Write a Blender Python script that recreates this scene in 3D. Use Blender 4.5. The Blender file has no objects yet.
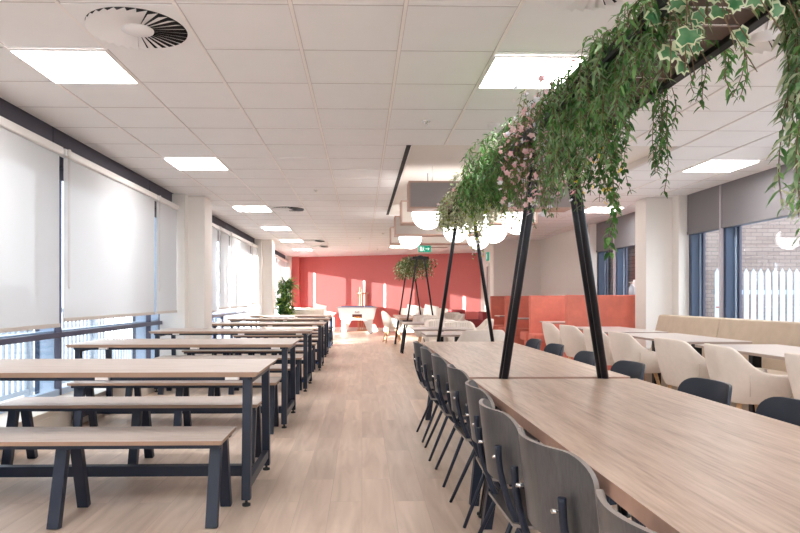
import bpy, bmesh, math, random
from mathutils import Vector, Matrix, Euler
C = bpy.context.scene
COL = C.collection
PI = math.pi

# ------------------------------------------------------------------ camera, sky, sun, exposure
cam = bpy.data.cameras.new('camera'); cam.sensor_width = 36.0; cam.lens = 28.26
cam.shift_x = 0.0318; cam.shift_y = 0.0394; cam.clip_start = 0.05; cam.clip_end = 300
co = bpy.data.objects.new('camera', cam); COL.objects.link(co)
co.location = (0, 0, 1.185); co.rotation_euler = (PI/2, 0, -0.02)
C.camera = co

W = bpy.data.worlds.new('sky'); C.world = W; W.use_nodes = True
bg = W.node_tree.nodes['Background']
bg.inputs[0].default_value = (0.90, 0.95, 1.0, 1); bg.inputs[1].default_value = 1.7

sun = bpy.data.lights.new('sun', 'SUN'); sun.energy = 27.0; sun.angle = 0.009; sun.color = (1.0, 0.93, 0.84)
so = bpy.data.objects.new('sun', sun); COL.objects.link(so)
so.rotation_euler = Vector((1, 0.96, -0.168)).to_track_quat('-Z', 'Y').to_euler()

C.view_settings.view_transform = 'Standard'; C.view_settings.look = 'None'
C.view_settings.exposure = 1.3; C.view_settings.gamma = 1.0
C.view_settings.use_curve_mapping = False
try:
    C.cycles.max_bounces = 8; C.cycles.diffuse_bounces = 5; C.cycles.transparent_max_bounces = 12
    C.cycles.caustics_reflective = False; C.cycles.caustics_refractive = False
    C.cycles.sample_clamp_indirect = 4.0
    C.cycles.use_denoising = True
except Exception: pass

# ------------------------------------------------------------------ materials
def newmat(name):
    m = bpy.data.materials.new(name); m.use_nodes = True
    return m, m.node_tree, m.node_tree.nodes['Principled BSDF']
def N(nt, t, **kw):
    n = nt.nodes.new(t)
    for k, v in kw.items(): setattr(n, k, v)
    return n
def plain(name, col, rough=0.5, metal=0.0, spec=0.5, bump=0.0, bscale=200, var=0.0, vscale=6):
    m, nt, b = newmat(name)
    b.inputs['Base Color'].default_value = (*col, 1); b.inputs['Roughness'].default_value = rough
    b.inputs['Metallic'].default_value = metal; b.inputs['Specular IOR Level'].default_value = spec
    tc = N(nt, 'ShaderNodeTexCoord')
    nz = N(nt, 'ShaderNodeTexNoise'); nz.inputs['Scale'].default_value = vscale; nz.inputs['Detail'].default_value = 3
    nt.links.new(tc.outputs['Object'], nz.inputs['Vector'])
    v = max(var, 0.02)
    mx = N(nt, 'ShaderNodeMix', data_type='RGBA')
    mx.inputs[6].default_value = (*[max(0, c*(1-v)) for c in col], 1)
    mx.inputs[7].default_value = (*[min(1, c*(1+v)) for c in col], 1)
    nt.links.new(nz.outputs['Fac'], mx.inputs[0]); nt.links.new(mx.outputs[2], b.inputs['Base Color'])
    if bump:
        n2 = N(nt, 'ShaderNodeTexNoise'); n2.inputs['Scale'].default_value = bscale
        nt.links.new(tc.outputs['Object'], n2.inputs['Vector'])
        bp = N(nt, 'ShaderNodeBump'); bp.inputs['Strength'].default_value = bump; bp.inputs['Distance'].default_value = 0.002
        nt.links.new(n2.outputs['Fac'], bp.inputs['Height']); nt.links.new(bp.outputs['Normal'], b.inputs['Normal'])
    return m
def wood(name, c0, c1, c2, rough=0.45, stretch=(1, 14, 14), scale=1.6, grain=0.5):
    """light oak: broad figure plus fine grain running along object X"""
    m, nt, b = newmat(name)
    tc = N(nt, 'ShaderNodeTexCoord'); mp = N(nt, 'ShaderNodeMapping'); mp.inputs['Scale'].default_value = stretch
    oi = N(nt, 'ShaderNodeObjectInfo')
    ad = N(nt, 'ShaderNodeVectorMath', operation='ADD'); sc = N(nt, 'ShaderNodeVectorMath', operation='SCALE')
    sc.inputs['Scale'].default_value = 7.0
    cb = N(nt, 'ShaderNodeCombineXYZ')
    for i in range(3): nt.links.new(oi.outputs['Random'], cb.inputs[i])
    nt.links.new(cb.outputs[0], sc.inputs[0])
    nt.links.new(tc.outputs['Object'], mp.inputs['Vector']); nt.links.new(mp.outputs[0], ad.inputs[0]); nt.links.new(sc.outputs[0], ad.inputs[1])
    n1 = N(nt, 'ShaderNodeTexNoise'); n1.inputs['Scale'].default_value = scale; n1.inputs['Detail'].default_value = 5
    n1.inputs['Distortion'].default_value = 1.2
    n2 = N(nt, 'ShaderNodeTexNoise'); n2.inputs['Scale'].default_value = scale*6; n2.inputs['Detail'].default_value = 4
    nt.links.new(ad.outputs[0], n1.inputs['Vector']); nt.links.new(ad.outputs[0], n2.inputs['Vector'])
    mm = N(nt, 'ShaderNodeMath', operation='MULTIPLY_ADD'); mm.inputs[1].default_value = grain
    nt.links.new(n2.outputs['Fac'], mm.inputs[0])
    m3 = N(nt, 'ShaderNodeMath', operation='MULTIPLY'); m3.inputs[1].default_value = 1-grain
    nt.links.new(n1.outputs['Fac'], m3.inputs[0]); nt.links.new(m3.outputs[0], mm.inputs[2])
    rp = N(nt, 'ShaderNodeValToRGB'); e = rp.color_ramp.elements
    e[0].position = 0.33; e[0].color = (*c0, 1); e[1].position = 0.66; e[1].color = (*c2, 1)
    k = e.new(0.48); k.color = (*c1, 1)
    nt.links.new(mm.outputs[0], rp.inputs[0]); nt.links.new(rp.outputs[0], b.inputs['Base Color'])
    b.inputs['Roughness'].default_value = rough
    return m
def emit(name, col, s):
    m, nt, b = newmat(name)
    b.inputs['Base Color'].default_value = (*col, 1)
    b.inputs['Emission Color'].default_value = (*col, 1); b.inputs['Emission Strength'].default_value = s
    return m

def floor_mat():
    m, nt, b = newmat('oak_vinyl_planks')
    tc = N(nt, 'ShaderNodeTexCoord'); mp = N(nt, 'ShaderNodeMapping'); mp.inputs['Rotation'].default_value = (0, 0, PI/2)
    nt.links.new(tc.outputs['Object'], mp.inputs['Vector'])
    br = N(nt, 'ShaderNodeTexBrick'); br.offset = 0.37; br.inputs['Scale'].default_value = 1.0
    br.inputs['Brick Width'].default_value = 1.22; br.inputs['Row Height'].default_value = 0.184
    br.inputs['Mortar Size'].default_value = 0.0012; br.inputs['Mortar Smooth'].default_value = 0.2
    br.inputs['Color1'].default_value = (0.0, 0.0, 0.0, 1); br.inputs['Color2'].default_value = (1, 1, 1, 1)
    br.inputs['Mortar'].default_value = (0.5, 0.5, 0.5, 1)
    nt.links.new(mp.outputs[0], br.inputs['Vector'])
    mg = N(nt, 'ShaderNodeMapping'); mg.inputs['Scale'].default_value = (9, 0.9, 1)
    nt.links.new(tc.outputs['Object'], mg.inputs['Vector'])
    ad = N(nt, 'ShaderNodeVectorMath', operation='ADD'); sc = N(nt, 'ShaderNodeVectorMath', operation='SCALE'); sc.inputs['Scale'].default_value = 9
    nt.links.new(br.outputs['Color'], sc.inputs[0]); nt.links.new(mg.outputs[0], ad.inputs[0]); nt.links.new(sc.outputs[0], ad.inputs[1])
    nz = N(nt, 'ShaderNodeTexNoise'); nz.inputs['Scale'].default_value = 1.5; nz.inputs['Detail'].default_value = 6; nz.inputs['Distortion'].default_value = 0.8
    nt.links.new(ad.outputs[0], nz.inputs['Vector'])
    rp = N(nt, 'ShaderNodeValToRGB'); e = rp.color_ramp.elements
    e[0].position = 0.3; e[0].color = (0.58, 0.44, 0.345, 1); e[1].position = 0.7; e[1].color = (0.75, 0.60, 0.49, 1)
    nt.links.new(nz.outputs['Fac'], rp.inputs[0])
    mx = N(nt, 'ShaderNodeMix', data_type='RGBA', blend_type='MULTIPLY'); mx.inputs[0].default_value = 0.16
    nt.links.new(rp.outputs[0], mx.inputs[6]); nt.links.new(br.outputs['Color'], mx.inputs[7])
    m2 = N(nt, 'ShaderNodeMix', data_type='RGBA'); m2.inputs[7].default_value = (0.33, 0.23, 0.17, 1)
    ml = N(nt, 'ShaderNodeMath', operation='MULTIPLY'); ml.inputs[1].default_value = 0.5
    nt.links.new(br.outputs['Fac'], ml.inputs[0]); nt.links.new(ml.outputs[0], m2.inputs[0])
    nt.links.new(mx.outputs[2], m2.inputs[6]); nt.links.new(m2.outputs[2], b.inputs['Base Color'])
    b.inputs['Roughness'].default_value = 0.42; b.inputs['Specular IOR Level'].default_value = 0.4
    return m
def brick_mat():
    m, nt, b = newmat('pale_brick')
    tc = N(nt, 'ShaderNodeTexCoord'); mp = N(nt, 'ShaderNodeMapping'); mp.inputs['Rotation'].default_value = (PI/2, 0, 0)
    nt.links.new(tc.outputs['Object'], mp.inputs['Vector'])
    br = N(nt, 'ShaderNodeTexBrick'); br.inputs['Scale'].default_value = 1.0
    br.inputs['Brick Width'].default_value = 0.225; br.inputs['Row Height'].default_value = 0.075; br.inputs['Mortar Size'].default_value = 0.006
    br.inputs['Color1'].default_value = (0.27, 0.205, 0.185, 1); br.inputs['Color2'].default_value = (0.34, 0.27, 0.245, 1)
    br.inputs['Mortar'].default_value = (0.17, 0.14, 0.135, 1)
    nt.links.new(mp.outputs[0], br.inputs['Vector']); nt.links.new(br.outputs['Color'], b.inputs['Base Color'])
    b.inputs['Roughness'].default_value = 0.9
    return m
def blind_mat():
    m = bpy.data.materials.new('screen_fabric'); m.use_nodes = True; nt = m.node_tree; nt.nodes.clear()
    out = N(nt, 'ShaderNodeOutputMaterial'); d = N(nt, 'ShaderNodeBsdfDiffuse'); t = N(nt, 'ShaderNodeBsdfTranslucent'); tr = N(nt, 'ShaderNodeBsdfTransparent')
    d.inputs[0].default_value = (0.64, 0.65, 0.665, 1); t.inputs[0].default_value = (0.76, 0.77, 0.79, 1)
    a = N(nt, 'ShaderNodeMixShader'); a.inputs[0].default_value = 0.04; c = N(nt, 'ShaderNodeMixShader'); c.inputs[0].default_value = 0.055
    nt.links.new(d.outputs[0], a.inputs[1]); nt.links.new(t.outputs[0], a.inputs[2])
    nt.links.new(a.outputs[0], c.inputs[1]); nt.links.new(tr.outputs[0], c.inputs[2]); nt.links.new(c.outputs[0], out.inputs[0])
    return m
def glass_mat():
    m = bpy.data.materials.new('window_glass'); m.use_nodes = True; nt = m.node_tree; nt.nodes.clear()
    out = N(nt, 'ShaderNodeOutputMaterial'); tr = N(nt, 'ShaderNodeBsdfTransparent'); tr.inputs[0].default_value = (0.93, 0.96, 0.98, 1)
    g = N(nt, 'ShaderNodeBsdfGlossy'); g.inputs['Roughness'].default_value = 0.02
    lw = N(nt, 'ShaderNodeLayerWeight'); lw.inputs[0].default_value = 0.5
    pw = N(nt, 'ShaderNodeMath', operation='POWER'); pw.inputs[1].default_value = 4.0; nt.links.new(lw.outputs['Facing'], pw.inputs[0])
    fr = N(nt, 'ShaderNodeMath', operation='MULTIPLY_ADD'); fr.inputs[1].default_value = 0.55; fr.inputs[2].default_value = 0.035; nt.links.new(pw.outputs[0], fr.inputs[0])
    mx = N(nt, 'ShaderNodeMixShader'); nt.links.new(fr.outputs[0], mx.inputs[0])
    nt.links.new(tr.outputs[0], mx.inputs[1]); nt.links.new(g.outputs[0], mx.inputs[2]); nt.links.new(mx.outputs[0], out.inputs[0])
    return m
def leafmat(name, a, b_, trans=0.35, rough=0.5):
    m = bpy.data.materials.new(name); m.use_nodes = True; nt = m.node_tree; b = nt.nodes['Principled BSDF']; out = nt.nodes['Material Output']
    tc = N(nt, 'ShaderNodeTexCoord'); nz = N(nt, 'ShaderNodeTexNoise'); nz.inputs['Scale'].default_value = 25
    nt.links.new(tc.outputs['Object'], nz.inputs['Vector'])
    rp = N(nt, 'ShaderNodeValToRGB'); e = rp.color_ramp.elements; e[0].position = 0.35; e[0].color = (*a, 1); e[1].position = 0.65; e[1].color = (*b_, 1)
    nt.links.new(nz.outputs['Fac'], rp.inputs[0]); nt.links.new(rp.outputs[0], b.inputs['Base Color']); b.inputs['Roughness'].default_value = rough
    t = N(nt, 'ShaderNodeBsdfTranslucent'); nt.links.new(rp.outputs[0], t.inputs[0])
    mx = N(nt, 'ShaderNodeMixShader'); mx.inputs[0].default_value = trans
    nt.links.new(b.outputs[0], mx.inputs[1]); nt.links.new(t.outputs[0], mx.inputs[2]); nt.links.new(mx.outputs[0], out.inputs[0])
    return m

M = dict(
 ceil=plain('ceiling_tile', (0.86, 0.85, 0.855), 0.9, bump=0.15, bscale=400),
 tee=plain('ceiling_grid_white', (0.88, 0.84, 0.82), 0.5), groove=plain('tile_groove', (0.60, 0.56, 0.56), 0.8), gap=plain('shadow_gap', (0.02, 0.02, 0.022), 0.8),
 plaster=plain('white_plaster', (0.78, 0.74, 0.70), 0.85), red=plain('red_painted_wall', (0.64, 0.16, 0.15), 0.5),
 fasciad=plain('dark_violet_fascia', (0.085, 0.08, 0.10), 0.85, bump=0.3, bscale=500), fascia=plain('grey_fascia_felt', (0.18, 0.17, 0.18), 0.85, bump=0.3, bscale=500),
 skirt=plain('white_gloss_paint', (0.80, 0.78, 0.75), 0.35), beige=plain('cream_metal', (0.66, 0.60, 0.53), 0.45),
 floor=floor_mat(), brick=brick_mat(), blind=blind_mat(), glass=glass_mat(),
 blindwhite=plain('blind_casing_white', (0.78, 0.75, 0.72), 0.4), bar=plain('blind_bar', (0.50, 0.44, 0.40), 0.5),
 winpale=plain('pale_blue_aluminium', (0.42, 0.52, 0.66), 0.4), windark=plain('dark_window_aluminium', (0.085, 0.08, 0.12), 0.4),
 winblue=plain('blue_window_frame', (0.026, 0.048, 0.10), 0.4), wingrey=plain('grey_mullion', (0.42, 0.38, 0.40), 0.4),
 steel=plain('dark_powder_coat', (0.016, 0.021, 0.038), 0.40, spec=0.35), black=plain('black_powder_coat', (0.004, 0.004, 0.006), 0.45, spec=0.3),
 pole=plain('black_pole', (0.004, 0.0045, 0.009), 0.3, spec=0.4),
 oak=wood('pale_oak_top', (0.37, 0.305, 0.265), (0.44, 0.37, 0.33), (0.51, 0.44, 0.40)),
 oakedge=plain('oak_edge', (0.34, 0.22, 0.155), 0.5), oakb=wood('oak_communal', (0.36, 0.245, 0.18), (0.50, 0.365, 0.28), (0.62, 0.48, 0.385), 0.4, (14, 1, 14), 1.3, 0.45),
 oakbedge=plain('oak_communal_edge', (0.40, 0.25, 0.19), 0.45, var=0.15, vscale=20),
 clip=plain('white_clip', (0.75, 0.70, 0.68), 0.5), chrome=plain('chrome', (0.7, 0.7, 0.7), 0.15, 1.0), rubber=plain('black_rubber', (0.02, 0.02, 0.02), 0.7),
 blue=plain('blue_cap', (0.03, 0.15, 0.7), 0.4),
 ply=wood('dark_stained_plywood', (0.048, 0.046, 0.049), (0.064, 0.062, 0.065), (0.084, 0.082, 0.084), 0.30, (10, 10, 1), 4, 0.5),
 plyedge=plain('plywood_edge', (0.26, 0.225, 0.205), 0.5), plyblue=plain('slate_blue_plywood', (0.022, 0.030, 0.046), 0.42, spec=0.4),
 cream=plain('cream_upholstery', (0.77, 0.69, 0.625), 0.95, bump=0.5, bscale=600, var=0.06, vscale=30),
 beech=wood('beech_legs', (0.50, 0.27, 0.12), (0.60, 0.35, 0.17), (0.68, 0.42, 0.22)), creamrib=plain('cream_rib', (0.62, 0.55, 0.49), 0.95),
 laminate=plain('pale_laminate', (0.58, 0.52, 0.49), 0.3), lamedge=plain('laminate_edge', (0.33, 0.25, 0.21), 0.5),
 suede=plain('sand_suede', (0.52, 0.42, 0.325), 0.95, bump=0.4, bscale=60, var=0.16, vscale=7),
 coral=plain('coral_velvet', (0.68, 0.20, 0.145), 0.85, bump=0.4, bscale=50, var=0.22, vscale=6), darkred=plain('dark_red_fabric', (0.25, 0.035, 0.04), 0.9),
 felt=plain('grey_acoustic_felt', (0.30, 0.265, 0.26), 0.95, var=0.05, vscale=90), feltlit=plain('lamplit_cream_felt', (0.66, 0.60, 0.54), 0.95), feltlit_dim=plain('lamplit_beige_felt', (0.45, 0.40, 0.37), 0.95), trim=plain('timber_trim', (0.46, 0.30, 0.24), 0.6),  # paler felts carry the globe light on the rear baffles in their colour
 slat=plain('brown_slat', (0.115, 0.08, 0.07), 0.6, var=0.15, vscale=9),
 lamp=emit('light_panel', (1.0, 0.97, 0.95), 12.0), globe=emit('globe_opal', (1.0, 0.97, 0.94), 2.6),
 exit=emit('exit_green', (0.0, 0.36, 0.24), 0.22), exitw=emit('exit_white', (0.75, 0.95, 0.88), 0.3),
 grey=plain('grey_paint', (0.35, 0.34, 0.35), 0.5), cloth=plain('blue_baize', (0.03, 0.07, 0.30), 0.9), poolwhite=plain('pool_white', (0.74, 0.73, 0.73), 0.3),
 flame=plain('orange_print', (0.9, 0.20, 0.02), 0.4), printdark=plain('dark_print', (0.10, 0.02, 0.02), 0.4), yellow=plain('yellow_print', (0.95, 0.6, 0.1), 0.4),
 cue=plain('cue_timber', (0.62, 0.36, 0.22), 0.4), stem=plain('brown_stem', (0.16, 0.10, 0.055), 0.8), gstem=plain('green_stem', (0.10, 0.16, 0.05), 0.7),
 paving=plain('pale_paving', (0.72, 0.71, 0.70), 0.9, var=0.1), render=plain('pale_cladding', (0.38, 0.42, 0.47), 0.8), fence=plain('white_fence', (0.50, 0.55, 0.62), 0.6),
 bottle=plain('clear_plastic', (0.62, 0.72, 0.85), 0.15), paper=plain('white_paper', (0.85, 0.85, 0.88), 0.8), pot=plain('white_pot', (0.6, 0.58, 0.56), 0.5), soil=plain('soil', (0.05, 0.035, 0.025), 0.95),
 door=plain('grey_door', (0.32, 0.29, 0.29), 0.5), pillow=plain('white_cushion', (0.80, 0.74, 0.70), 0.95),
 g_fern=leafmat('fern_green', (0.03, 0.12, 0.02), (0.10, 0.25, 0.05), 0.2), g_bam=leafmat('willow_green', (0.10, 0.22, 0.08), (0.30, 0.42, 0.23)),
 g_dark=leafmat('dark_leaf', (0.02, 0.085, 0.018), (0.06, 0.18, 0.035)), g_mid=leafmat('mid_leaf', (0.07, 0.21, 0.05), (0.22, 0.40, 0.13)),
 g_pale=leafmat('pale_leaf', (0.42, 0.50, 0.28), (0.72, 0.74, 0.55)), g_ivy=leafmat('ivy_green', (0.05, 0.19, 0.07), (0.16, 0.33, 0.16)), g_ivyedge=leafmat('ivy_cream', (0.55, 0.62, 0.38), (0.74, 0.78, 0.58)),
 g_lime=leafmat('lime_leaf', (0.30, 0.45, 0.07), (0.48, 0.60, 0.14)), g_olive=leafmat('olive_leaf', (0.10, 0.13, 0.03), (0.24, 0.27, 0.09)),
 pink=leafmat('pink_petal', (0.78, 0.42, 0.46), (0.86, 0.70, 0.70)), white_f=leafmat('white_petal', (0.72, 0.72, 0.82), (0.86, 0.84, 0.88)), yel_f=leafmat('yellow_petal', (0.85, 0.62, 0.08), (0.9, 0.75, 0.2)),
)

# ------------------------------------------------------------------ mesh builder
class MB:
    def __init__(s): s.v = []; s.f = []; s.mi = []; s.sm = []
    def add(s, vs, fs, mi=0, smooth=False):
        o = len(s.v); s.v += [tuple(v) for v in vs]
        for f in fs: s.f.append([i+o for i in f]); s.mi.append(mi); s.sm.append(smooth)
        return s
    def box(s, x0, x1, y0, y1, z0, z1, mi=0):
        vs = [(x, y, z) for z in (z0, z1) for y in (y0, y1) for x in (x0, x1)]
        return s.add(vs, [(0,2,3,1),(4,5,7,6),(0,1,5,4),(2,6,7,3),(0,4,6,2),(1,3,7,5)], mi)
    def frust(s, r0, z0, r1, z1, mi=0):
        """box between two rectangles r=(x0,x1,y0,y1)"""
        vs = [(x, y, z0) for y in r0[2:] for x in r0[:2]] + [(x, y, z1) for y in r1[2:] for x in r1[:2]]
        return s.add(vs, [(0,2,3,1),(4,5,7,6),(0,1,5,4),(2,6,7,3),(0,4,6,2),(1,3,7,5)], mi)
    def beam(s, p, q, w, d, mi=0, side=Vector((1, 0, 0))):
        """rectangular bar, w along side, d across"""
        p = Vector(p); q = Vector(q); t = (q-p).normalized()
        a = (side - t*side.dot(t)).normalized(); b = t.cross(a)
        vs = []
        for c in (p, q):
            for j in (-.5, .5):
                for i in (-.5, .5): vs.append(c + a*w*i + b*d*j)
        return s.add(vs, [(0,2,3,1),(4,5,7,6),(0,1,5,4),(2,6,7,3),(0,4,6,2),(1,3,7,5)], mi)
    def tube(s, pts, r, n=8, mi=0, cap=True):
        pts = [Vector(p) for p in pts]; k = len(pts); vs = []; fs = []
        rr = r if isinstance(r, (list, tuple)) else [r]*k
        a = None
        for i, p in enumerate(pts):
            t = (pts[min(i+1, k-1)] - pts[max(i-1, 0)]).normalized()
            if a is None: a = t.orthogonal().normalized()
            a = (a - t*a.dot(t)).normalized(); b = t.cross(a)
            for j in range(n):
                an = 2*PI*j/n; vs.append(p + (a*math.cos(an) + b*math.sin(an))*rr[i])
        for i in range(k-1):
            for j in range(n):
                fs.append((i*n+j, i*n+(j+1) % n, (i+1)*n+(j+1) % n, (i+1)*n+j))
        s.add(vs, fs, mi, True)
        if cap:
            o = len(s.v) - len(vs)
            s.f.append([o+j for j in reversed(range(n))]); s.mi.append(mi); s.sm.append(False)
            s.f.append([o+(k-1)*n+j for j in range(n)]); s.mi.append(mi); s.sm.append(False)
        return s
    def lathe(s, prof, c=(0, 0, 0), n=24, mi=0):
        vs = []; fs = []; k = len(prof)
        for r, z in prof:
            for j in range(n):
                a = 2*PI*j/n; vs.append((c[0]+r*math.cos(a), c[1]+r*math.sin(a), c[2]+z))
        for i in range(k-1):
            for j in range(n): fs.append((i*n+j, i*n+(j+1) % n, (i+1)*n+(j+1) % n, (i+1)*n+j))
        return s.add(vs, fs, mi, True)
    def build(s, name, mat, parent=None, bevel=0, seg=2, loc=None):
        me = bpy.data.meshes.new(name); me.from_pydata(s.v, [], s.f)
        for m in (mat if isinstance(mat, (list, tuple)) else [mat]): me.materials.append(m)
        me.polygons.foreach_set('material_index', s.mi); me.polygons.foreach_set('use_smooth', s.sm)
        me.update()
        o = bpy.data.objects.new(name, me); COL.objects.link(o)
        if parent: o.parent = parent
        if loc: o.location = loc
        if bevel:
            bm = o.modifiers.new('bevel', 'BEVEL'); bm.width = bevel; bm.segments = seg; bm.limit_method = 'ANGLE'; bm.angle_limit = 0.6
        return o
def tag(o, label, cat, group=None, kind=None):
    o['label'] = label; o['category'] = cat
    if group: o['group'] = group
    if kind: o['kind'] = kind
    return o
def thing(name, label, cat, loc=(0, 0, 0), rz=0, group=None):
    o = bpy.data.objects.new(name, None); COL.objects.link(o); o.empty_display_size = 0.1
    o.location = loc; o.rotation_euler = (0, 0, rz)
    return tag(o, label, cat, group)
def struct(o, label=None, cat=None):
    o['kind'] = 'structure'
    if label: o['label'] = label
    if cat: o['category'] = cat
    return o
def copy_tree(o, parent=None):
    c = o.copy(); COL.objects.link(c); c.parent = parent
    for ch in [x for x in COL.objects if x.parent == o]: copy_tree(ch, c)
    return c
ORD = ['nearest', 'second nearest', 'third nearest', 'fourth nearest', 'fifth nearest', 'sixth nearest', 'seventh nearest', 'eighth nearest', 'ninth nearest', 'tenth nearest', 'eleventh nearest', 'twelfth nearest']

# ------------------------------------------------------------------ room shell
ZC = 2.715
YB = -4.0                        # wall behind the camera
S = Vector((-2.62, 23.75)); E = Vector((4.02, 21.15))   # far red wall, left and right end
struct(MB().add([(-2.95, YB, 0), (5.0, YB, 0), (5.0, 21.3, 0), (E.x, E.y, 0), (-2.95, 24.1, 0),
                 (-2.95, YB, -0.1), (5.0, YB, -0.1), (5.0, 21.3, -0.1), (E.x, E.y, -0.1), (-2.95, 24.1, -0.1)],
                [(0,1,2,3,4), (9,8,7,6,5), (0,5,6,1), (1,6,7,2), (2,7,8,3), (3,8,9,4), (4,9,5,0)]).build('floor', M['floor']), 'pale oak plank floor across the whole canteen', 'floor')
c = MB()
RX0, RX1, RY0, RY1, RZ = 0.50, 3.23, 6.27, 11.67, 2.80
for x0, x1, y0, y1 in ((-2.76, RX0, YB, 24.2), (RX1, 4.85, YB, 24.2), (RX0, RX1, YB, RY0), (RX0, RX1, RY1, 24.2)):
    c.box(x0, x1, y0, y1, ZC, ZC+0.02)
c.box(RX0-0.02, RX1+0.02, RY0-0.02, RY1+0.02, RZ, RZ+0.03, 2)
c.box(RX0-0.02, RX0, RY0, RY1, ZC+0.02, RZ, 2); c.box(RX1, RX1+0.02, RY0, RY1, ZC+0.02, RZ, 2)
c.box(RX0, RX1, RY0-0.02, RY0, ZC+0.02, RZ, 2); c.box(RX0, RX1, RY1, RY1+0.02, ZC+0.02, RZ, 2)
c.box(-3.3, 5.4, YB-0.2, 24.6, 3.0, 3.1, 2)      # slab above
def outside(x, y): return not (RX0 < x < RX1 and RY0 < y < RY1)
k = -5
while 0.228+0.6*k < 4.8:                          # main runners: shadow groove either side of a white tee
    x = 0.228+0.6*k; k += 1
    if x < -2.76: continue
    for (ya, yb) in (((YB, RY0), (RY1, 24.2)) if RX0 < x < RX1 else ((YB, 24.2),)):
        c.box(x-0.013, x+0.013, ya, yb, ZC-0.0015, ZC, 4)
        c.box(x-0.009, x+0.009, ya, yb, ZC-0.008, ZC-0.0015, 3)
k = -12
while 3.28+0.6*k < 24:
    y = 3.28+0.6*k; k += 1
    for (xa, xb) in (((-2.76, RX0), (RX1, 4.85)) if RY0 < y < RY1 else ((-2.76, 4.85),)):
        c.box(xa, xb, y-0.004, y+0.004, ZC-0.002, ZC, 4)
struct(c.build('ceiling', [M['ceil'], M['grey'], M['plaster'], M['tee'], M['groove']]), 'suspended ceiling of white square tiles', 'ceiling')
struct(MB().box(RX0-0.055, RX0-0.01, RY0, 11.5, ZC-0.006, ZC-0.001).build('trim_1', M['gap']), 'long black slot beside the plaster ceiling panel', 'ceiling slot')

def wallseg(name, a, b, z0, z1, th, mat):
    a = Vector((a[0], a[1], 0)); b = Vector((b[0], b[1], 0)); d = (b-a).normalized(); n = Vector((-d.y, d.x, 0))*th
    vs = [v + Vector((0, 0, z)) for z in (z0, z1) for v in (a, b, b+n, a+n)]
    return struct(MB().add(vs, [(3,2,1,0), (4,5,6,7), (0,1,5,4), (1,2,6,5), (2,3,7,6), (3,0,4,7)]).build(name, mat))
w = wallseg('wall_far', S, E, 0, 2.75, 0.15, M['red']); w['label'] = 'far end wall painted salmon red'
d = (E-S).normalized(); n = Vector((-d.y, d.x))
b0 = S + d*0.3; 
wallseg('baseboard_far', S+d*0.35-n*0.018, E-n*0.018, 0, 0.12, 0.018, M['skirt'])
# red pilaster at the left end of the far wall
pl = MB(); p0 = S-n*0.28
wallseg('wall_pilaster', (-2.62, 23.35), (-2.33, 23.33), 0, 2.72, 0.35, M['red'])
wbk = MB().box(-2.97, 4.95, YB-0.15, YB, 0, 0.12).box(-2.97, 4.95, YB-0.15, YB, 2.62, 2.8)
for x in (-2.97, -0.97, 1.03, 3.03, 4.87): wbk.box(x, x+0.08, YB-0.15, YB, 0.12, 2.62)
struct(wbk.build('wall_back', M['plaster'])); struct(MB().box(-2.9, 4.9, YB-0.08, YB-0.07, 0.12, 2.62).build('window_90', M['glass']), 'unseen end glazing added behind the camera for daylight', 'window')  # glazing invented for this unseen wall so daylight reaches the ceiling
# right white walls: pier beside windows, return and corridor wall
struct(MB().box(4.69, 5.1, 12.95, 16.45, 0, 2.73).build('wall_right', M['plaster']), 'plain white wall above the coral booths', 'wall')
struct(MB().box(3.45, 4.69, 16.4, 16.55, 0, 2.73).build('wall_right_return', M['plaster']))
wallseg('wall_corridor', (3.455, 16.5), (E.x+0.02, E.y+0.2), 0, 2.73, -0.15, M['plaster'])
struct(MB().box(4.69, 4.85, 12.85, 13.1, 0, 2.72).build('wall_pier_right', M['plaster']))
# door in corridor wall
ca = Vector((3.455, 16.5)); cd = (Vector((E.x+0.02, E.y+0.2))-ca).normalized(); cn = Vector((-cd.y, cd.x))
def cbox(mb, t0, t1, z0, z1, th, mi=0, off=0):
    a = ca+cd*t0+cn*off; b = ca+cd*t1+cn*off
    vs = [(p.x, p.y, z) for z in (z0, z1) for p in (a, b, b+cn*th, a+cn*th)]
    mb.add(vs, [(3,2,1,0), (4,5,6,7), (0,1,5,4), (1,2,6,5), (2,3,7,6), (3,0,4,7)], mi)
dm = MB(); cbox(dm, 1.05, 1.13, 0, 2.1, 0.03); cbox(dm, 2.0, 2.08, 0, 2.1, 0.03); cbox(dm, 1.05, 2.08, 2.1, 2.18, 0.03)
df = struct(dm.build('door_1', M['skirt']), 'white framed grey door in the corridor wall past the booths', 'door')
dl = MB(); cbox(dl, 1.13, 2.0, 0.01, 2.1, 0.015); dl = dl.build('door_leaf', M['door'], df)
dh = MB(); cbox(dh, 1.2, 1.23, 0.95, 1.25, 0.05, off=0.015); dh.build('handle', M['chrome'], dl)

def column(name, x0, x1, y0, y1, label):
    return struct(MB().box(x0, x1, y0, y1, 0, ZC-0.002).box(x0-0.0, x1+0.008, y0-0.008, y1+0.008, ZC-0.02, ZC-0.006).build(name, M['plaster'], bevel=0.004), label, 'column')
PER = 7.07
for i, yy in enumerate((9.45-2*PER, 9.45-PER, 9.45, 9.45+PER)):
    if yy > YB:
        column('wall_column_left', -2.60, -2.355, yy, yy+0.46, None)
        struct(MB().box(-2.97, -2.60, yy-0.17, yy+0.62, 0, ZC).build('wall_pilaster_left', M['plaster']))
struct(MB().box(-2.97, -2.60, 22.95, 23.9, 0, ZC).build('wall_pilaster_left', M['plaster']))
for yy in (9.45-PER, 9.45):
    column('wall_column_right', 4.31, 4.71, yy, yy+0.38, None)
    struct(MB().box(4.71, 4.99, yy-0.2, yy+0.6, 0, ZC).build('wall_pilaster_right', M['plaster']))

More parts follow.
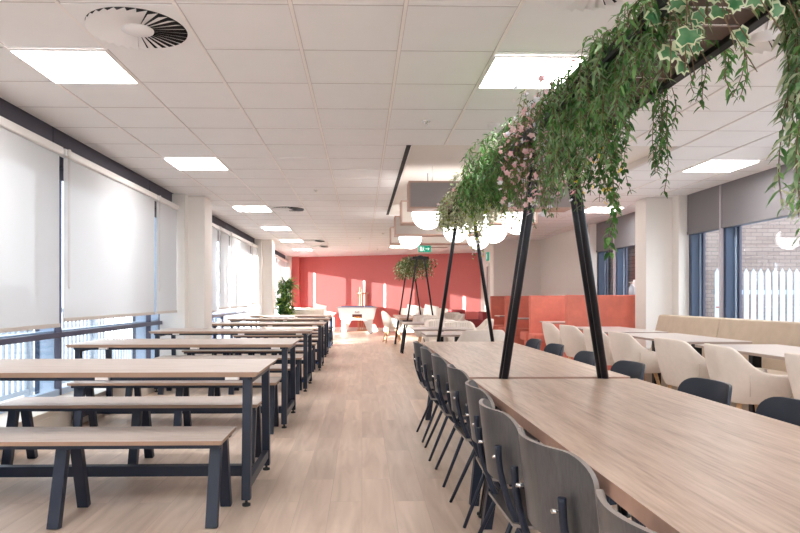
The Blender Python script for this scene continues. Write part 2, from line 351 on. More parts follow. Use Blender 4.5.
# left facade: dark fascia, plinth, windows, blinds
BR = [0.0, 0.98, 3.64, 6.30]         # joints measured back from the pilaster at 9.31
SECT = []
for kk in range(-1, 3):
    yt = 9.30 + PER*kk
    SECT.append(yt)
fz = MB(); 
for kk, yt in enumerate(SECT):
    js = [yt, yt-0.98, yt-3.57, yt-6.28]
    if kk == 2: js = [yt, yt-0.98, yt-3.45, yt-4.45, yt-6.3]
    if kk == 3: js = [22.93, 22.5, 20.0, 19.0, 17.15]
    for a, b in zip(js[1:], js[:-1]): fz.box(-2.83, -2.79, a+0.012, b-0.012, 2.40, ZC+0.02)
fz.box(-2.86, -2.84, YB, 23.2, 2.3, 2.9)
fz.box(-2.84, -2.765, YB, 22.95, ZC+0.025, ZC+0.05)
struct(fz.build('trim_2', M['fasciad']), 'dark grey fascia panels above the left blinds', 'fascia')
px = MB()
for kk, yt in enumerate(SECT):
    y0 = yt-6.31+0.02; y1 = yt if kk < 3 else 22.95
    if kk == 3: y0 = 17.1
    px.box(-2.95, -2.63, max(y0, YB), y1, 0.0, 0.225); px.box(-2.632, -2.626, max(y0, YB), y1, 0.175, 0.182); px.box(-2.95, -2.615, max(y0, YB), y1, 0.225, 0.24)
struct(px.build('trim_3', M['beige'], bevel=0.003), 'low cream heater casing under the left windows', 'heater casing')

def left_window(name, ya, yb, z0=0.24):
    f = MB()
    f.box(-2.99, -2.93, ya, ya+0.011, z0, 2.4, 0); f.box(-2.99, -2.93, yb-0.011, yb, z0, 2.4, 0)
    f.box(-3.13, -2.99, ya, ya+0.02, z0, 2.4, 1); f.box(-3.13, -2.99, yb-0.02, yb, z0, 2.4, 1)
    f.box(-3.17, -3.13, ya, ya+0.03, z0, 2.4, 2); f.box(-3.17, -3.13, yb-0.03, yb, z0, 2.4, 2)
    f.box(-2.99, -2.93, ya, yb, 0.80, 0.85, 0); f.box(-3.1, -2.99, ya, yb, 0.85, 0.865, 1)
    f.box(-3.0, -2.94, ya, yb, z0, z0+0.06, 1); f.box(-3.0, -2.93, ya, yb, 2.38, 2.46, 1)
    o = struct(f.build(name, [M['windark'], M['winpale'], M['winblue']]), 'tall dark framed window behind a white roller blind', 'window')
    MB().box(-2.975, -2.965, ya+0.05, yb-0.05, z0+0.06, 2.38).build('glass_pane', M['glass'], o)
    return o
blabel = {}
def roller_blind(ya, yb, zb, label, chain=True):
    t = thing('roller_blind', label, 'blind', (-2.72, ya, 0), 0, 'white roller blinds on the left windows')
    L = yb-ya
    MB().add([(0, 0.02, zb), (0, L-0.02, zb), (0, L-0.02, 2.51), (0, 0.02, 2.51)], [(0,1,2,3)]).build('fabric', M['blind'], t)
    m = MB(); m.box(-0.045, 0.035, 0, L, 2.475, 2.545); 
    m.build('head_casing', M['blindwhite'], t, bevel=0.015)
    MB().lathe([(0.0, -0.0), (0.036, 0.0), (0.036, 0.012), (0.0, 0.012)], n=16).build('end_cap', M['blindwhite'], t).matrix_local = Matrix.Translation((0.034, 0.05, 2.51)) @ Matrix.Rotation(PI/2, 4, 'Y')
    MB().box(-0.012, 0.012, 0.02, L-0.02, zb-0.032, zb+0.002).build('bottom_bar', M['bar'], t, bevel=0.003)
    if chain: MB().tube([(0.02, 0.07, 2.48), (0.02, 0.07, 1.30), (0.02, 0.085, 1.27), (0.02, 0.10, 1.30), (0.02, 0.10, 2.48)], 0.0022, 5).build('bead_chain', M['bar'], t)
nwin = 1
where = {1: 'first window bay, nearest the camera', 2: 'bay between the first and second white columns', 3: 'last bay beside the red wall'}
pos = ['widest pane', 'middle pane', 'narrow pane beside the column']
bl = []
for kk, yt in enumerate(SECT):
    js = [yt, yt-0.98, yt-3.57, yt-6.28]; zb = [1.005, 1.0, 0.955]
    if kk == 2: js = [yt, yt-0.98, yt-3.45, yt-4.45, yt-6.3]; zb = [1.06, 1.0, 1.0, 0.955]
    if kk == 3: js = [22.93, 22.5, 20.0, 19.0, 17.15]; zb = [1.0, 0.97, 0.97, 0.97]
    for i in range(len(js)-1):
        a, b = js[i+1], js[i]
        if b <= YB+0.3: continue
        a = max(a, YB+0.02)
        left_window('window_%d' % nwin, a + (0.45 if i < len(js)-2 else 0), b + (0.45 if i > 0 else 0)); nwin += 1
        bl.append((kk, i, a+0.03, b-0.01, zb[i]))
BL = {(0,0): None, (1,0): 'white roller blind, narrow one just before the first white column',
 (1,1): 'wide white roller blind in the middle of the nearest window bay', (1,2): 'white roller blind cut by the left edge of the photo',
 (2,0): 'narrow white roller blind just before the second white column', (2,1): 'wide white roller blind between the first and second columns',
 (2,2): 'slim white roller blind left of the wide one past the first column', (2,3): 'white roller blind half hidden behind the first white column',
 (3,0): 'slim white roller blind next to the far red wall', (3,1): 'wide white roller blind above the potted plant', (3,2): 'slim far roller blind between the second column and the plant', (3,3): 'white roller blind hidden behind the second white column'}
for kk, i, a, b, z in bl:
    roller_blind(a, b, z, BL.get((kk, i)) or ['wide white roller blind beside the camera, out of frame', 'white roller blind of the bay behind the first column', 'white roller blind beside and behind the camera', 'rearmost white roller blind behind the camera'][kk+i if kk+i < 4 else 3], kk in (1, 2))

# right facade
rf = MB()
JR = {0: [9.24, 8.36, 5.72, 3.1], 1: [12.87, 11.94, 10.05], -1: [9.24-PER, 8.36-PER, 5.72-PER, -4.0]}
for k_, js in JR.items():
    for a, b in zip(js[1:], js[:-1]):
        rf.box(4.83, 4.87, a+0.012, b-0.012, 2.16, ZC+0.02); rf.box(4.822, 4.87, a+0.012, b-0.012, 2.125, 2.165)
rf.box(4.875, 5.0, YB, 13.0, 2.17, 2.74)
struct(rf.build('trim_4', M['fascia'], bevel=0.002), 'grey fascia panels above the right windows', 'fascia')
ap = MB()
for k_, js in JR.items(): ap.box(4.86, 5.05, js[-1], js[0], 0, 0.32)
struct(ap.build('wall_right_apron', M['plaster']))
for k_, js in JR.items():
    for a, b in zip(js[1:], js[:-1]):
        f = MB()
        f.box(4.86, 4.975, b-0.075, b, 0.32, 2.2, 0); f.box(4.86, 4.975, a, a+0.03, 0.32, 2.2, 0)
        f.box(4.975, 4.995, b-0.095, b-0.05, 0.32, 2.2, 2); f.box(5.0, 5.03, b-0.14, b-0.04, 0.32, 2.2, 1)
        f.box(4.86, 4.975, a, b, 0.32, 0.40, 0); f.box(4.87, 4.975, a, b, 2.13, 2.2, 0)
        f.box(4.815, 4.86, a-0.014, a+0.014, 0.32, 2.70, 3)
        o = struct(f.build('window_%d' % nwin, [M['winblue'], M['windark'], M['winpale'], M['wingrey']]), 'blue framed window on the right side', 'window'); nwin += 1
        MB().box(4.98, 4.99, a+0.03, b-0.07, 0.4, 2.13).build('glass_pane', M['glass'], o)
        MB().box(4.84, 4.86, a+0.02, a+0.035, 1.0, 1.12).box(4.82, 4.845, a+0.0, a+0.10, 1.05, 1.07).build('handle', M['chrome'], o)

# ------------------------------------------------------------------ outdoors
struct(MB().box(-40, -3.2, -20, 60, -0.25, -0.15).box(5.05, 40, -20, 60, -0.25, -0.15).box(-3.2, 5.05, -20, -4.15, -0.25, -0.15).build('ground', M['paving']), 'pale paving outside the windows', 'ground')
def rail_fence(name, x, y0, y1, z1, pitch, label, lo=0.0):
    t = thing(name, label, 'fence', (x, y0, -0.15))
    m = MB(); y = 0.0
    while y < y1-y0: m.box(-0.012, 0.012, y, y+0.035, lo+0.1, z1); y += pitch
    m.build('picket_rows', M['fence'], t)
    MB().box(-0.03, 0.03, 0, y1-y0, z1-0.02, z1+0.04).box(-0.03, 0.03, 0, y1-y0, lo+0.08, lo+0.14).build('rail', M['fence'], t)
    y = 0.0
    while y < y1-y0+0.01: MB().box(-0.04, 0.04, y, y+0.08, 0, z1+0.08).build('post', M['fence'], t); y += 1.96
rail_fence('railing', -4.4, 0.5, 12.3, 1.15, 0.13, 'white slatted railing outside the left windows')
tag(MB().box(-13, -12.5, -34, 2.6, -0.15, 7.0).build('sun_blocking_building', M['render']), 'pale clad block added outside on the left to keep sun off the near bays', 'building')  # mass added outside to block low sun from the near bays
ter = tag(MB().box(-12, -11.5, 2.7, 22, -0.15, 1.5).box(-12.05, -11.45, 2.7, 22, 1.5, 1.6).build('boundary_wall', M['render']), 'pale rendered boundary wall beyond the railing', 'wall')
br = MB().box(5.45, 9.5, 12.2, 22, -0.15, 4.6)
tag(br.build('brick_building', M['brick']), 'pale brick wall of the building outside the right windows', 'building')
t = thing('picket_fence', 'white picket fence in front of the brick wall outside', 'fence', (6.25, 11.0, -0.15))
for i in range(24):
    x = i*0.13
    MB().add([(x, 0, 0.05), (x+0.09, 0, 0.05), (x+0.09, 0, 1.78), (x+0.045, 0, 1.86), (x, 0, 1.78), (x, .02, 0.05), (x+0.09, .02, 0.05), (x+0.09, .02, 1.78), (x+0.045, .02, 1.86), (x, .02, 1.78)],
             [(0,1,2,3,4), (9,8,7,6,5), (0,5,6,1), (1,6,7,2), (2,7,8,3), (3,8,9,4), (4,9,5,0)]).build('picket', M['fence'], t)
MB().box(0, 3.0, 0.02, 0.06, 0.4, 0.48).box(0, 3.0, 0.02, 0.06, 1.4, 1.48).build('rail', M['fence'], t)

# ------------------------------------------------------------------ bench tables on the left
OAK2 = [M['oak'], M['oakedge']]
def plank(mb, x0, x1, y0, y1, z0, z1, under=0.018):
    """board with undercut ends; top faces mat 0, edges mat 1"""
    r0 = (x0+under, x1-under, y0+0.004, y1-0.004)
    vs = [(r0[0], r0[2], z0), (r0[1], r0[2], z0), (r0[1], r0[3], z0), (r0[0], r0[3], z0), (x0, y0, z1), (x1, y0, z1), (x1, y1, z1), (x0, y1, z1)]
    mb.add(vs, [(4,5,6,7)], 0); mb.add(vs, [(3,2,1,0), (0,1,5,4), (1,2,6,5), (2,3,7,6), (3,0,4,7)], 1)
def make_table():
    t = thing('canteen_table', '', 'table')
    m = MB(); plank(m, -1.02, 1.02, -0.41, 0.41, 0.737, 0.765); m.build('tabletop', OAK2, t)
    MB().box(-0.96, 0.96, -0.375, -0.335, 0.715, 0.737).box(-0.96, 0.96, 0.335, 0.375, 0.715, 0.737).build('top_rail', M['steel'], t)
    for x in (-0.93, 0.945):
        f = MB().beam((x, -0.33, 0.715), (x, 0.33, 0.715), 0.05, 0.04).build('end_frame', M['steel'], t)
        for s_ in (-1, 1):
            MB().beam((x, s_*0.335, 0.715), (x, s_*0.375, 0.035), 0.05, 0.05).build('leg', M['steel'], f, bevel=0.003)
            g = MB().lathe([(0.0, 0), (0.024, 0), (0.024, 0.012), (0.008, 0.016), (0.008, 0.04), (0, 0.04)], (x, s_*0.375, 0), 12).build('foot_glide', M['rubber'], f)
        MB().beam((x, -0.35, 0.115), (x, 0.35, 0.115), 0.035, 0.055).build('crossbar', M['steel'], f)
    MB().box(-0.91, 0.92, -0.03, 0.03, 0.07, 0.135).build('floor_beam', M['steel'], t, bevel=0.003)
    MB().box(0.88, 0.92, -0.034, 0.034, 0.068, 0.10).build('end_plug', M['blue'], t)
    for x in (-0.72, 0.10, 0.83): MB().box(x, x+0.075, -0.405, -0.37, 0.721, 0.737).build('fixing_plate', M['clip'], t)
    return t
def make_bench():
    t = thing('bench', '', 'bench')
    m = MB(); plank(m, -0.90, 0.90, -0.19, 0.19, 0.428, 0.45, 0.004); m.build('seat', OAK2, t)
    MB().box(-0.88, 0.88, -0.15, -0.11, 0.402, 0.428).box(-0.88, 0.88, 0.11, 0.15, 0.402, 0.428).build('seat_rail', M['steel'], t)
    for x in (-0.82, 0.04, 0.845):
        for s_ in (-1, 1):
            MB().beam((x, s_*0.065, 0.428), (x, s_*0.175, 0.0), 0.06, 0.045).build('leg', M['steel'], t, bevel=0.002)
    return t
T0 = make_table(); B0 = make_bench()
TY = [3.565, 5.71, 7.95, 10.27, 12.58, 14.9]
BY = [3.68, 5.90, 8.16, 10.5, 12.82, 15.15]
rng = random.Random(3)
tl = ['long oak topped table nearest the camera in the left row', 'second oak table from the camera in the left row', 'third oak table from the camera, level with the first column',
      'fourth oak table from the camera, just past the first column', 'fifth oak table from the camera in the left row', 'last and farthest oak table in the left row']
bn = ['front oak bench in the bottom left corner', 'oak bench on the near side of the second left table', 'oak bench on the near side of the third left table', 'oak bench on the near side of the fourth left table', 'oak bench on the near side of the fifth left table', 'oak bench on the near side of the farthest left table']
bf = ['oak bench tucked under the far side of the nearest table', 'oak bench on the far side of the second left table', 'oak bench on the far side of the third left table', 'oak bench on the far side of the fourth left table', 'oak bench on the far side of the fifth left table', 'oak bench on the far side of the farthest left table']
XR = [-0.585, -0.635, -0.645, -0.62, -0.66, -0.68]
for i, y in enumerate(TY):
    t = T0 if i == 0 else copy_tree(T0); t.location = (XR[i]-1.02, y+0.41, 0.0); tag(t, tl[i], 'table', 'long tables in the left row')
    b = B0 if i == 0 else copy_tree(B0); b.location = (-0.72-0.90 - (0.025 if i else 0), BY[i]-0.25, 0); tag(b, bn[i], 'bench', 'benches in the left row')
    b = copy_tree(B0); b.location = (-0.72-0.90, BY[i]+0.85, 0); tag(b, bf[i], 'bench', 'benches in the left row')

# ------------------------------------------------------------------ communal tables with planter frames
def communal(y0, y1, xc, label, hw=0.447):
    t = thing('communal_table', label, 'table', (xc, (y0+y1)/2, 0), 0, 'long communal tables'); L = (y1-y0)/2
    m = MB(); vs = [(-hw, -L, .71), (hw, -L, .71), (hw, L, .71), (-hw, L, .71), (-hw, -L, .75), (hw, -L, .75), (hw, L, .75), (-hw, L, .75)]
    m.add(vs, [(4,5,6,7)], 0); m.add(vs, [(3,2,1,0), (0,1,5,4), (1,2,6,5), (2,3,7,6), (3,0,4,7)], 1)
    m.build('tabletop', [M['oakb'], M['oakbedge']], t)
    MB().box(-hw+.08, -hw+.11, -L+.15, L-.15, .65, .71).box(hw-.11, hw-.08, -L+.15, L-.15, .65, .71).box(-hw+.08, hw-.08, -L+.15, -L+.18, .65, .71).box(-hw+.08, hw-.08, L-.18, L-.15, .65, .71).build('under_frame', M['steel'], t)
    for sy in (-1, 1):
        for sx in (-1, 1): MB().beam((sx*(hw-.13), sy*(L-.2), .65), (sx*(hw-.05), sy*(L-.14), 0), .05, .05).build('leg', M['steel'], t)
    return t
communal(0.62, 3.365, 1.037, 'long oak communal table filling the bottom right foreground')
communal(3.445, 6.24, 1.037, 'long oak communal table directly behind the seam and black frame')
communal(13.45, 16.25, 1.25, 'far communal table under the small distant planter frame', 0.45)
def u_frame(y, xc, lean, label, h=2.0):
    t = thing('planter_stand', label, 'planter frame', (xc, y, 0), 0, 'black tubular planter frames')
    pts = [(-0.385, 0, 0.0), (-0.085, lean, h)]
    for k in range(1, 12):
        a = PI - PI*k/12; pts.append((0.085*math.cos(a), lean*(1+0.04*math.sin(a)), h+0.085*math.sin(a)))
    pts += [(0.085, lean, h), (0.385, 0, 0.0)]
    MB().tube(pts, 0.0185, 12).build('bent_tube', M['pole'], t)
    for s_ in (-1, 1): MB().lathe([(0, 0), (0.03, 0), (0.03, 0.008), (0, 0.008)], (s_*0.385, 0, 0), 14).build('foot_cap', M['rubber'], t)
u_frame(3.384, 1.043, -0.03, 'black A-shaped pole frame at the table seam, nearer of the touching pair')
u_frame(3.424, 1.043, 0.03, 'black A-shaped pole frame at the table seam, farther of the touching pair')
u_frame(6.275, 1.037, 0.0, 'black A-shaped pole frame at the far end of the second communal table')
u_frame(0.57, 1.037, 0.0, 'black A-shaped pole frame at the near end beside the camera')
u_frame(13.41, 1.25, 0.0, 'black A-shaped pole frame at the near end of the distant communal table')
u_frame(16.29, 1.25, 0.0, 'black A-shaped pole frame at the far end of the distant communal table')
def tray(y0, y1, xc, hw, label):
    t = thing('planter_tray', label, 'planter tray', (xc, y0, 2.015), 0, 'slatted planter trays'); L = y1-y0
    for s_ in (-1, 1):
        MB().box(s_*hw-0.014, s_*hw+0.014, 0, L, 0, 0.055).box(s_*(hw+0.018)-0.006, s_*(hw+0.018)+0.006, 0, L, 0.0, 0.012).build('side_rail', M['black'], t, bevel=0.003)
    MB().box(-hw, hw, 0, 0.028, 0, 0.055).box(-hw, hw, L-0.028, L, 0, 0.055).build('end_rail', M['black'], t)
    y = 0.035; 
    while y < L-0.1:
        MB().box(-hw+0.014, hw-0.014, y, y+0.102, 0.018, 0.022).build('slat', M['slat'], t); y += 0.117
tray(0.5, 6.34, 1.037, 0.158, 'long black planter tray with brown slats hung over the near communal tables')
tray(13.35, 16.35, 1.25, 0.158, 'distant planter tray over the far communal table')

# ------------------------------------------------------------------ plywood chairs
def curved_panel(w, z0, z1, bow, th, edge, nx=26, nz=10, rnd=0.07, lean=0.0, xbase=0.0):
    """curved rounded-corner plywood panel; x forward, bowing forward at the sides"""
    m = MB(); F = []
    for i in range(nx+1):
        u = math.sin((-1 + 2*i/nx)*PI/2); y = u*w/2; dy = max(0, abs(y)-(w/2-rnd)); ins = rnd - math.sqrt(max(0, rnd*rnd-dy*dy))
        a, b = z0+ins, z1-ins
        col = []
        for j in range(nz+1):
            z = a+(b-a)*j/nz; x = xbase + bow*u*u + lean*(z-z0) ; col.append((x, y, z))
        F.append(col)
    k = nz+1
    fr = [p for c_ in F for p in c_]; bk = [(p[0]-th, p[1], p[2]) for p in fr]; n0 = len(fr)
    m.add(fr+bk, [(i*k+j, (i+1)*k+j, (i+1)*k+j+1, i*k+j+1) for i in range(nx) for j in range(nz)] +
          [(n0+i*k+j+1, n0+(i+1)*k+j+1, n0+(i+1)*k+j, n0+i*k+j) for i in range(nx) for j in range(nz)], 0, True)
    bd = [(i*k) for i in range(nx+1)] + [nx*k+j for j in range(1, nz+1)] + [i*k+nz for i in range(nx-1, -1, -1)] + [j for j in range(nz-1, 0, -1)]
    vs = [fr[i] for i in bd] + [bk[i] for i in bd]; q = len(bd)
    m.add(vs, [((i+1) % q, i, q+i, q+(i+1) % q) for i in range(q)], 1)
    return m
def smooth_path(P, n=6):
    P = [Vector(p) for p in P]; out = []
    for i in range(len(P)-1):
        p0 = P[max(i-1, 0)]; p1 = P[i]; p2 = P[i+1]; p3 = P[min(i+2, len(P)-1)]
        for k in range(n):
            t = k/n
            out.append(0.5*((2*p1)+(p2-p0)*t+(2*p0-5*p1+4*p2-p3)*t*t+(3*p1-p0-3*p2+p3)*t**3))
    out.append(P[-1]); return out
def make_school_chair(mat, name='dining_chair'):
    t = thing(name, '', 'chair')
    curved_panel(0.40, 0.568, 0.81, 0.072, 0.013, None, lean=-0.12, xbase=0.024).build('backrest', mat, t)
    # seat
    m = MB(); nx, ny = 12, 10; top = []
    for i in range(nx+1):
        for j in range(ny+1):
            u = i/nx; v = -1+2*j/ny
            hw = 0.20 - 0.05*max(0, (u-0.8)/0.2)**2 - 0.03*max(0, (0.2-u)/0.2)**2
            top.append((0.05+0.39*u, v*hw, 0.452+0.012*(1-u)*0 - 0.014*math.sin(PI*u)*(1-v*v) - 0.012*max(0, u-0.8)/0.2))
    k = ny+1; bot = [(a, b, c_-0.011) for a, b, c_ in top]; n0 = len(top)
    m.add(top+bot, [(i*k+j, (i+1)*k+j, (i+1)*k+j+1, i*k+j+1) for i in range(nx) for j in range(ny)] + [(n0+i*k+j+1, n0+(i+1)*k+j+1, n0+(i+1)*k+j, n0+i*k+j) for i in range(nx) for j in range(ny)], 0, True)
    bd = [i*k for i in range(nx+1)] + [nx*k+j for j in range(1, ny+1)] + [i*k+ny for i in range(nx-1, -1, -1)] + [j for j in range(ny-1, 0, -1)]
    q = len(bd); m.add([top[i] for i in bd]+[bot[i] for i in bd], [(i, (i+1) % q, q+(i+1) % q, q+i) for i in range(q)], 1)
    m.build('seat', mat, t)
    for s_ in (-1, 1):
        y = s_*0.145
        up = smooth_path([(0.008, y, 0.70), (0.018, y, 0.60), (0.065, y*1.03, 0.46), (0.13, y*1.05, 0.39), (0.24, y*1.05, 0.39), (0.34, y*1.05, 0.425), (0.40, y*1.05, 0.425)], 5)
        fr = MB().tube(up, 0.011, 8).build('side_tube', M['steel'], t)
        MB().tube([(0.40, y*1.05, 0.43), (0.46, s_*0.20, 0.0)], [0.012, 0.010], 8).build('leg', M['steel'], t)
        MB().tube([(0.20, y*1.05, 0.388), (0.035, s_*0.205, 0.0)], [0.012, 0.009], 8).build('leg', M['steel'], t)
        MB().tube([(-0.002, y-s_*0.035, 0.655), (0.03, y-s_*0.035, 0.655)], 0.006, 8).build('bolt', M['chrome'], t)
    MB().tube([(0.21, -0.15, 0.388), (0.21, 0.15, 0.388)], 0.009, 8).tube([(0.38, -0.15, 0.425), (0.38, 0.15, 0.425)], 0.009, 8).build('seat_stretcher', M['steel'], t)
    return t
PL = [M['ply'], M['plyedge']]; PB = [M['plyblue'], M['plyblue']]
CH = make_school_chair(PL)
cy = [1.08, 1.66, 2.20, 2.73, 3.43, 4.13, 4.76, 5.34]
cl = ['dark plywood chair cut by the bottom edge, closest to the camera on the aisle side', 'dark plywood chair with full back panel in view, second from camera on the aisle side', 'third dark plywood chair from the camera on the aisle side', 'fourth dark plywood chair from the camera, just before the table seam',
      'dark plywood chair on the aisle side level with the black poles', 'third from last dark plywood chair along the aisle', 'second from last dark plywood chair along the aisle', 'last dark plywood chair of the aisle row']
crz = [0.10, 0.16, 0.03, -0.04, 0.03, 0.0, -0.03, 0.02]
cx = [0.475, 0.475, 0.455, 0.49, 0.505, 0.495, 0.48, 0.475]
for i, y in enumerate(cy):
    t = CH if i == 0 else copy_tree(CH)
    t.location = (cx[i]-0.020, y, 0); t.rotation_euler = (0, 0, crz[i]); tag(t, cl[i], 'chair', 'dark chairs along the aisle side of the communal tables')
CB = make_school_chair(PB)
by = [5.66, 5.04, 4.31, 3.62, 2.80, 2.22, 1.55]
bl_ = ['slate blue chair back farthest away on the right of the second communal table', 'slate blue chair back, second from the far end on the right side', 'slate blue chair back seen left of the right black pole', 'slate blue chair back just right of the right black pole',
       'large slate blue chair back in front of the big cream tub chair', 'slate blue chair back cut by the right edge of the photo', 'slate blue chair on the right side hidden beside the camera']
for i, y in enumerate(by):
    t = CB if i == 0 else copy_tree(CB)
    t.location = (1.60, y, 0); t.rotation_euler = (0, 0, PI + rng.uniform(-0.08, 0.08)); tag(t, bl_[i], 'chair', 'slate blue chairs on the window side of the communal tables')

# ------------------------------------------------------------------ cream tub chairs
def make_tub(name='tub_chair', ribs=False):
    t = thing(name, '', 'chair')
    def rim(a):
        q = abs(a)/(PI*0.77); s_ = min(1, max(0, (q-0.26)/0.46)); s_ = s_*s_*(3-2*s_)
        return 0.825-0.185*s_ - 0.02*q
    def plan(a, k):
        x = -math.cos(a); y = math.sin(a)
        ex = 0.75
        sx = math.copysign(abs(x)**ex, x); sy = math.copysign(abs(y)**ex, y)
        return (sx*(0.275 if x < 0 else 0.31)*k, sy*0.295*k)
    n, kz = 44, 10; outer = []; inner = []
    for i in range(n+1):
        a = -PI*0.77 + 1.54*PI*i/n; r = rim(a)
        for j in range(kz+1):
            f = j/kz; z = 0.395+(r-0.395)*f; kk = 0.70+0.30*math.sin(f*PI/2)**0.8 + 0.07*max(0, f-0.5)*(1 if abs(a) < 1.0 else 0.3)
            x, y = plan(a, kk); outer.append((x, y, z)); x, y = plan(a, kk-0.16)
            inner.append((x, y, z-0.0))
    k = kz+1; n0 = len(outer); m = MB()
    fs = [(i*k+j, (i+1)*k+j, (i+1)*k+j+1, i*k+j+1) for i in range(n) for j in range(kz)]
    fi = [(n0+i*k+j+1, n0+(i+1)*k+j+1, n0+(i+1)*k+j, n0+i*k+j) for i in range(n) for j in range(kz)]
    rimf = [(i*k+kz, (i+1)*k+kz, n0+(i+1)*k+kz, n0+i*k+kz) for i in range(n)]
    e0 = [(j, j+1, n0+j+1, n0+j) for j in range(kz)]; e1 = [(n*k+j+1, n*k+j, n0+n*k+j, n0+n*k+j+1) for j in range(kz)]
    bt = [(n0+i*k, n0+(i+1)*k, (i+1)*k, i*k) for i in range(n)]
    m.add(outer+inner, fs+fi+rimf+e0+e1+bt, 0, True)
    sh = m.build('shell', M['cream'], t, bevel=0.012, seg=3)
    if ribs:
        rb = MB()
        for i in range(-5, 6):
            a = i*0.14; x, y = plan(a, 0.80); x2, y2 = plan(a, 0.88)
            rb.tube([(x, y, 0.50), (x2, y2, rim(a)-0.03)], 0.012, 6)
        rb.build('rib', M['creamrib'], sh)
    sm_ = MB()
    for s_ in (-1, 1):
        a = s_*1.25; x, y = plan(a, 0.93); x2, y2 = plan(a, 1.0)
        sm_.tube([(x*1.0, y*0.995, 0.46), (x2, y2, 0.62)], 0.004, 5)
    sm_.build('seam', M['creamrib'], sh)
    c_ = MB(); pts = []
    R = 28
    for z, kk in ((0.395, 0.58), (0.40, 0.66), (0.46, 0.80), (0.475, 0.80), (0.485, 0.74)):
        for j in range(R):
            a = 2*PI*j/R; x = -math.cos(a); y = math.sin(a)
            sx = math.copysign(abs(x)**0.7, x); sy = math.copysign(abs(y)**0.7, y); pts.append((0.02+sx*0.275*kk*(1.12 if sx > 0 else 1), sy*0.295*kk, z))
    fs = [(i*R+j, (i+1)*R+j, (i+1)*R+(j+1) % R, i*R+(j+1) % R) for i in range(4) for j in range(R)]
    c_.add(pts, fs, 0, True); c_.add(pts[:R], [tuple(range(R))], 0); c_.add(pts[4*R:], [tuple(reversed(range(R)))], 0, True)
    c_.build('seat', M['cream'], t)
    for sx in (-1, 1):
        for sy in (-1, 1): MB().tube([(sx*0.12, sy*0.13, 0.40), (sx*0.21, sy*0.21, 0.0)], [0.019, 0.012], 10).build('leg', M['beech'], t)
    return t
TC = make_tub()
tubs = [(3.96, 'cream tub chair at the right edge, nearest in the window row'), (4.79, 'largest fully visible cream tub chair, behind the slate blue chair back'),
        (5.62, 'cream tub chair standing just left of the largest one in the window row'), (6.72, 'cream tub chair half behind the right black pole, showing its whole arm'), (7.50, 'cream tub chair back hidden by the right black pole'),
        (8.42, 'cream tub chair with curved arm, left of the right black pole'), (9.28, 'farthest cream tub chair of the window row, beside the coral booth'), (3.08, 'cream tub chair beyond the right edge of the photo')]
for i, (y, l) in enumerate(tubs):
    t = TC if i == 0 else copy_tree(TC)
    t.location = (2.98 + (0.10 if i == 0 else 0), y, 0); t.rotation_euler = (0, 0, [0.0, -0.12, 0.10, 0.03, 0.06, 0.1, -0.05, 0][i]); tag(t, l, 'chair', 'cream tub chairs in the window row')
TR = make_tub(ribs=True)
mids = [(1.38, 7.40, PI/2+0.1, 'large cream tub chair seen from behind just past the second communal table'),
        (1.50, 9.66, -PI/2, 'cream tub chair with ribbed back facing the camera, right of the two ribbed ones'),
        (1.30, 10.35, -PI/2-0.1, 'cream tub chair with ribbed back, left of the two ribbed ones'),
        (1.40, 11.9, -PI/2+0.1, 'cream tub chair midway to the distant planter frame'),
        (1.34, 12.98, -PI/2, 'cream tub chair at the near end of the distant communal table'),
        (2.32, 15.6, -PI/2+0.3, 'cream tub chair off to the right of the distant communal table'),
        (0.80, 16.65, 0.15, 'cream tub chair in profile left of the distant table, nearer of two'),
        (0.84, 17.6, 0.0, 'cream tub chair in profile left of the distant table, farther of two'),
        (2.05, 14.3, PI+0.1, 'cream tub chair on the right of the distant communal table'),
        (2.0, 10.9, PI, 'cream tub chair facing left at the middle square table')]
for i, (x, y, r, l) in enumerate(mids):
    t = TR if i == 0 else copy_tree(TR)
    t.location = (x, y, 0); t.rotation_euler = (0, 0, r); tag(t, l, 'chair', 'cream tub chairs beyond the communal tables')

def ped_table(name, x0, x1, y0, y1, label, group, ped=2, z=0.75):
    xc, yc = (x0+x1)/2, (y0+y1)/2; t = thing(name, label, 'table', (xc, yc, 0), 0, group); hx, hy = (x1-x0)/2, (y1-y0)/2
    MB().box(-hx, hx, -hy, hy, z-0.004, z, 0).box(-hx+.001, hx-.001, -hy+.001, hy-.001, z-0.025, z-0.004, 1).build('tabletop', [M['laminate'], M['lamedge']], t)
    for yy in ((-0.45, 0.45) if ped == 2 else (0,)):
        MB().box(-0.04, 0.04, yy-0.03, yy+0.03, 0.012, z-0.03).build('pedestal', M['black'], t)
        MB().box(-0.22, 0.22, yy-0.04, yy+0.04, 0, 0.012).box(-0.04, 0.04, yy-.2, yy+.2, 0, 0.012).box(-0.15, 0.15, yy-0.04, yy+0.04, z-0.03, z-0.025).build('base_plate', M['black'], t)
    return t
ped_table('laminate_table', 3.12, 3.90, 4.35, 5.83, 'pale laminate table at the right edge in front of the sand banquette', 'laminate tables along the banquette')
ped_table('laminate_table', 3.12, 3.90, 6.20, 7.74, 'pale laminate table in the middle of the banquette row', 'laminate tables along the banquette')
ped_table('laminate_table', 3.12, 3.92, 7.96, 9.50, 'pale laminate table closest to the coral booths in the banquette row', 'laminate tables along the banquette')
ped_table('laminate_table', 3.12, 3.90, 2.6, 4.1, 'pale laminate table beyond the right edge of the photo', 'laminate tables along the banquette')
ped_table('square_table', 0.76, 1.62, 7.42, 8.12, 'pale square table right behind the second communal table', 'small pale tables beyond the communal tables', 1)
ped_table('square_table', 0.72, 1.55, 8.72, 9.38, 'pale square table in front of the two ribbed tub chairs', 'small pale tables beyond the communal tables', 1)
ped_table('square_table', 0.72, 1.60, 10.75, 11.5, 'pale square table third beyond the communal tables', 'small pale tables beyond the communal tables', 1)

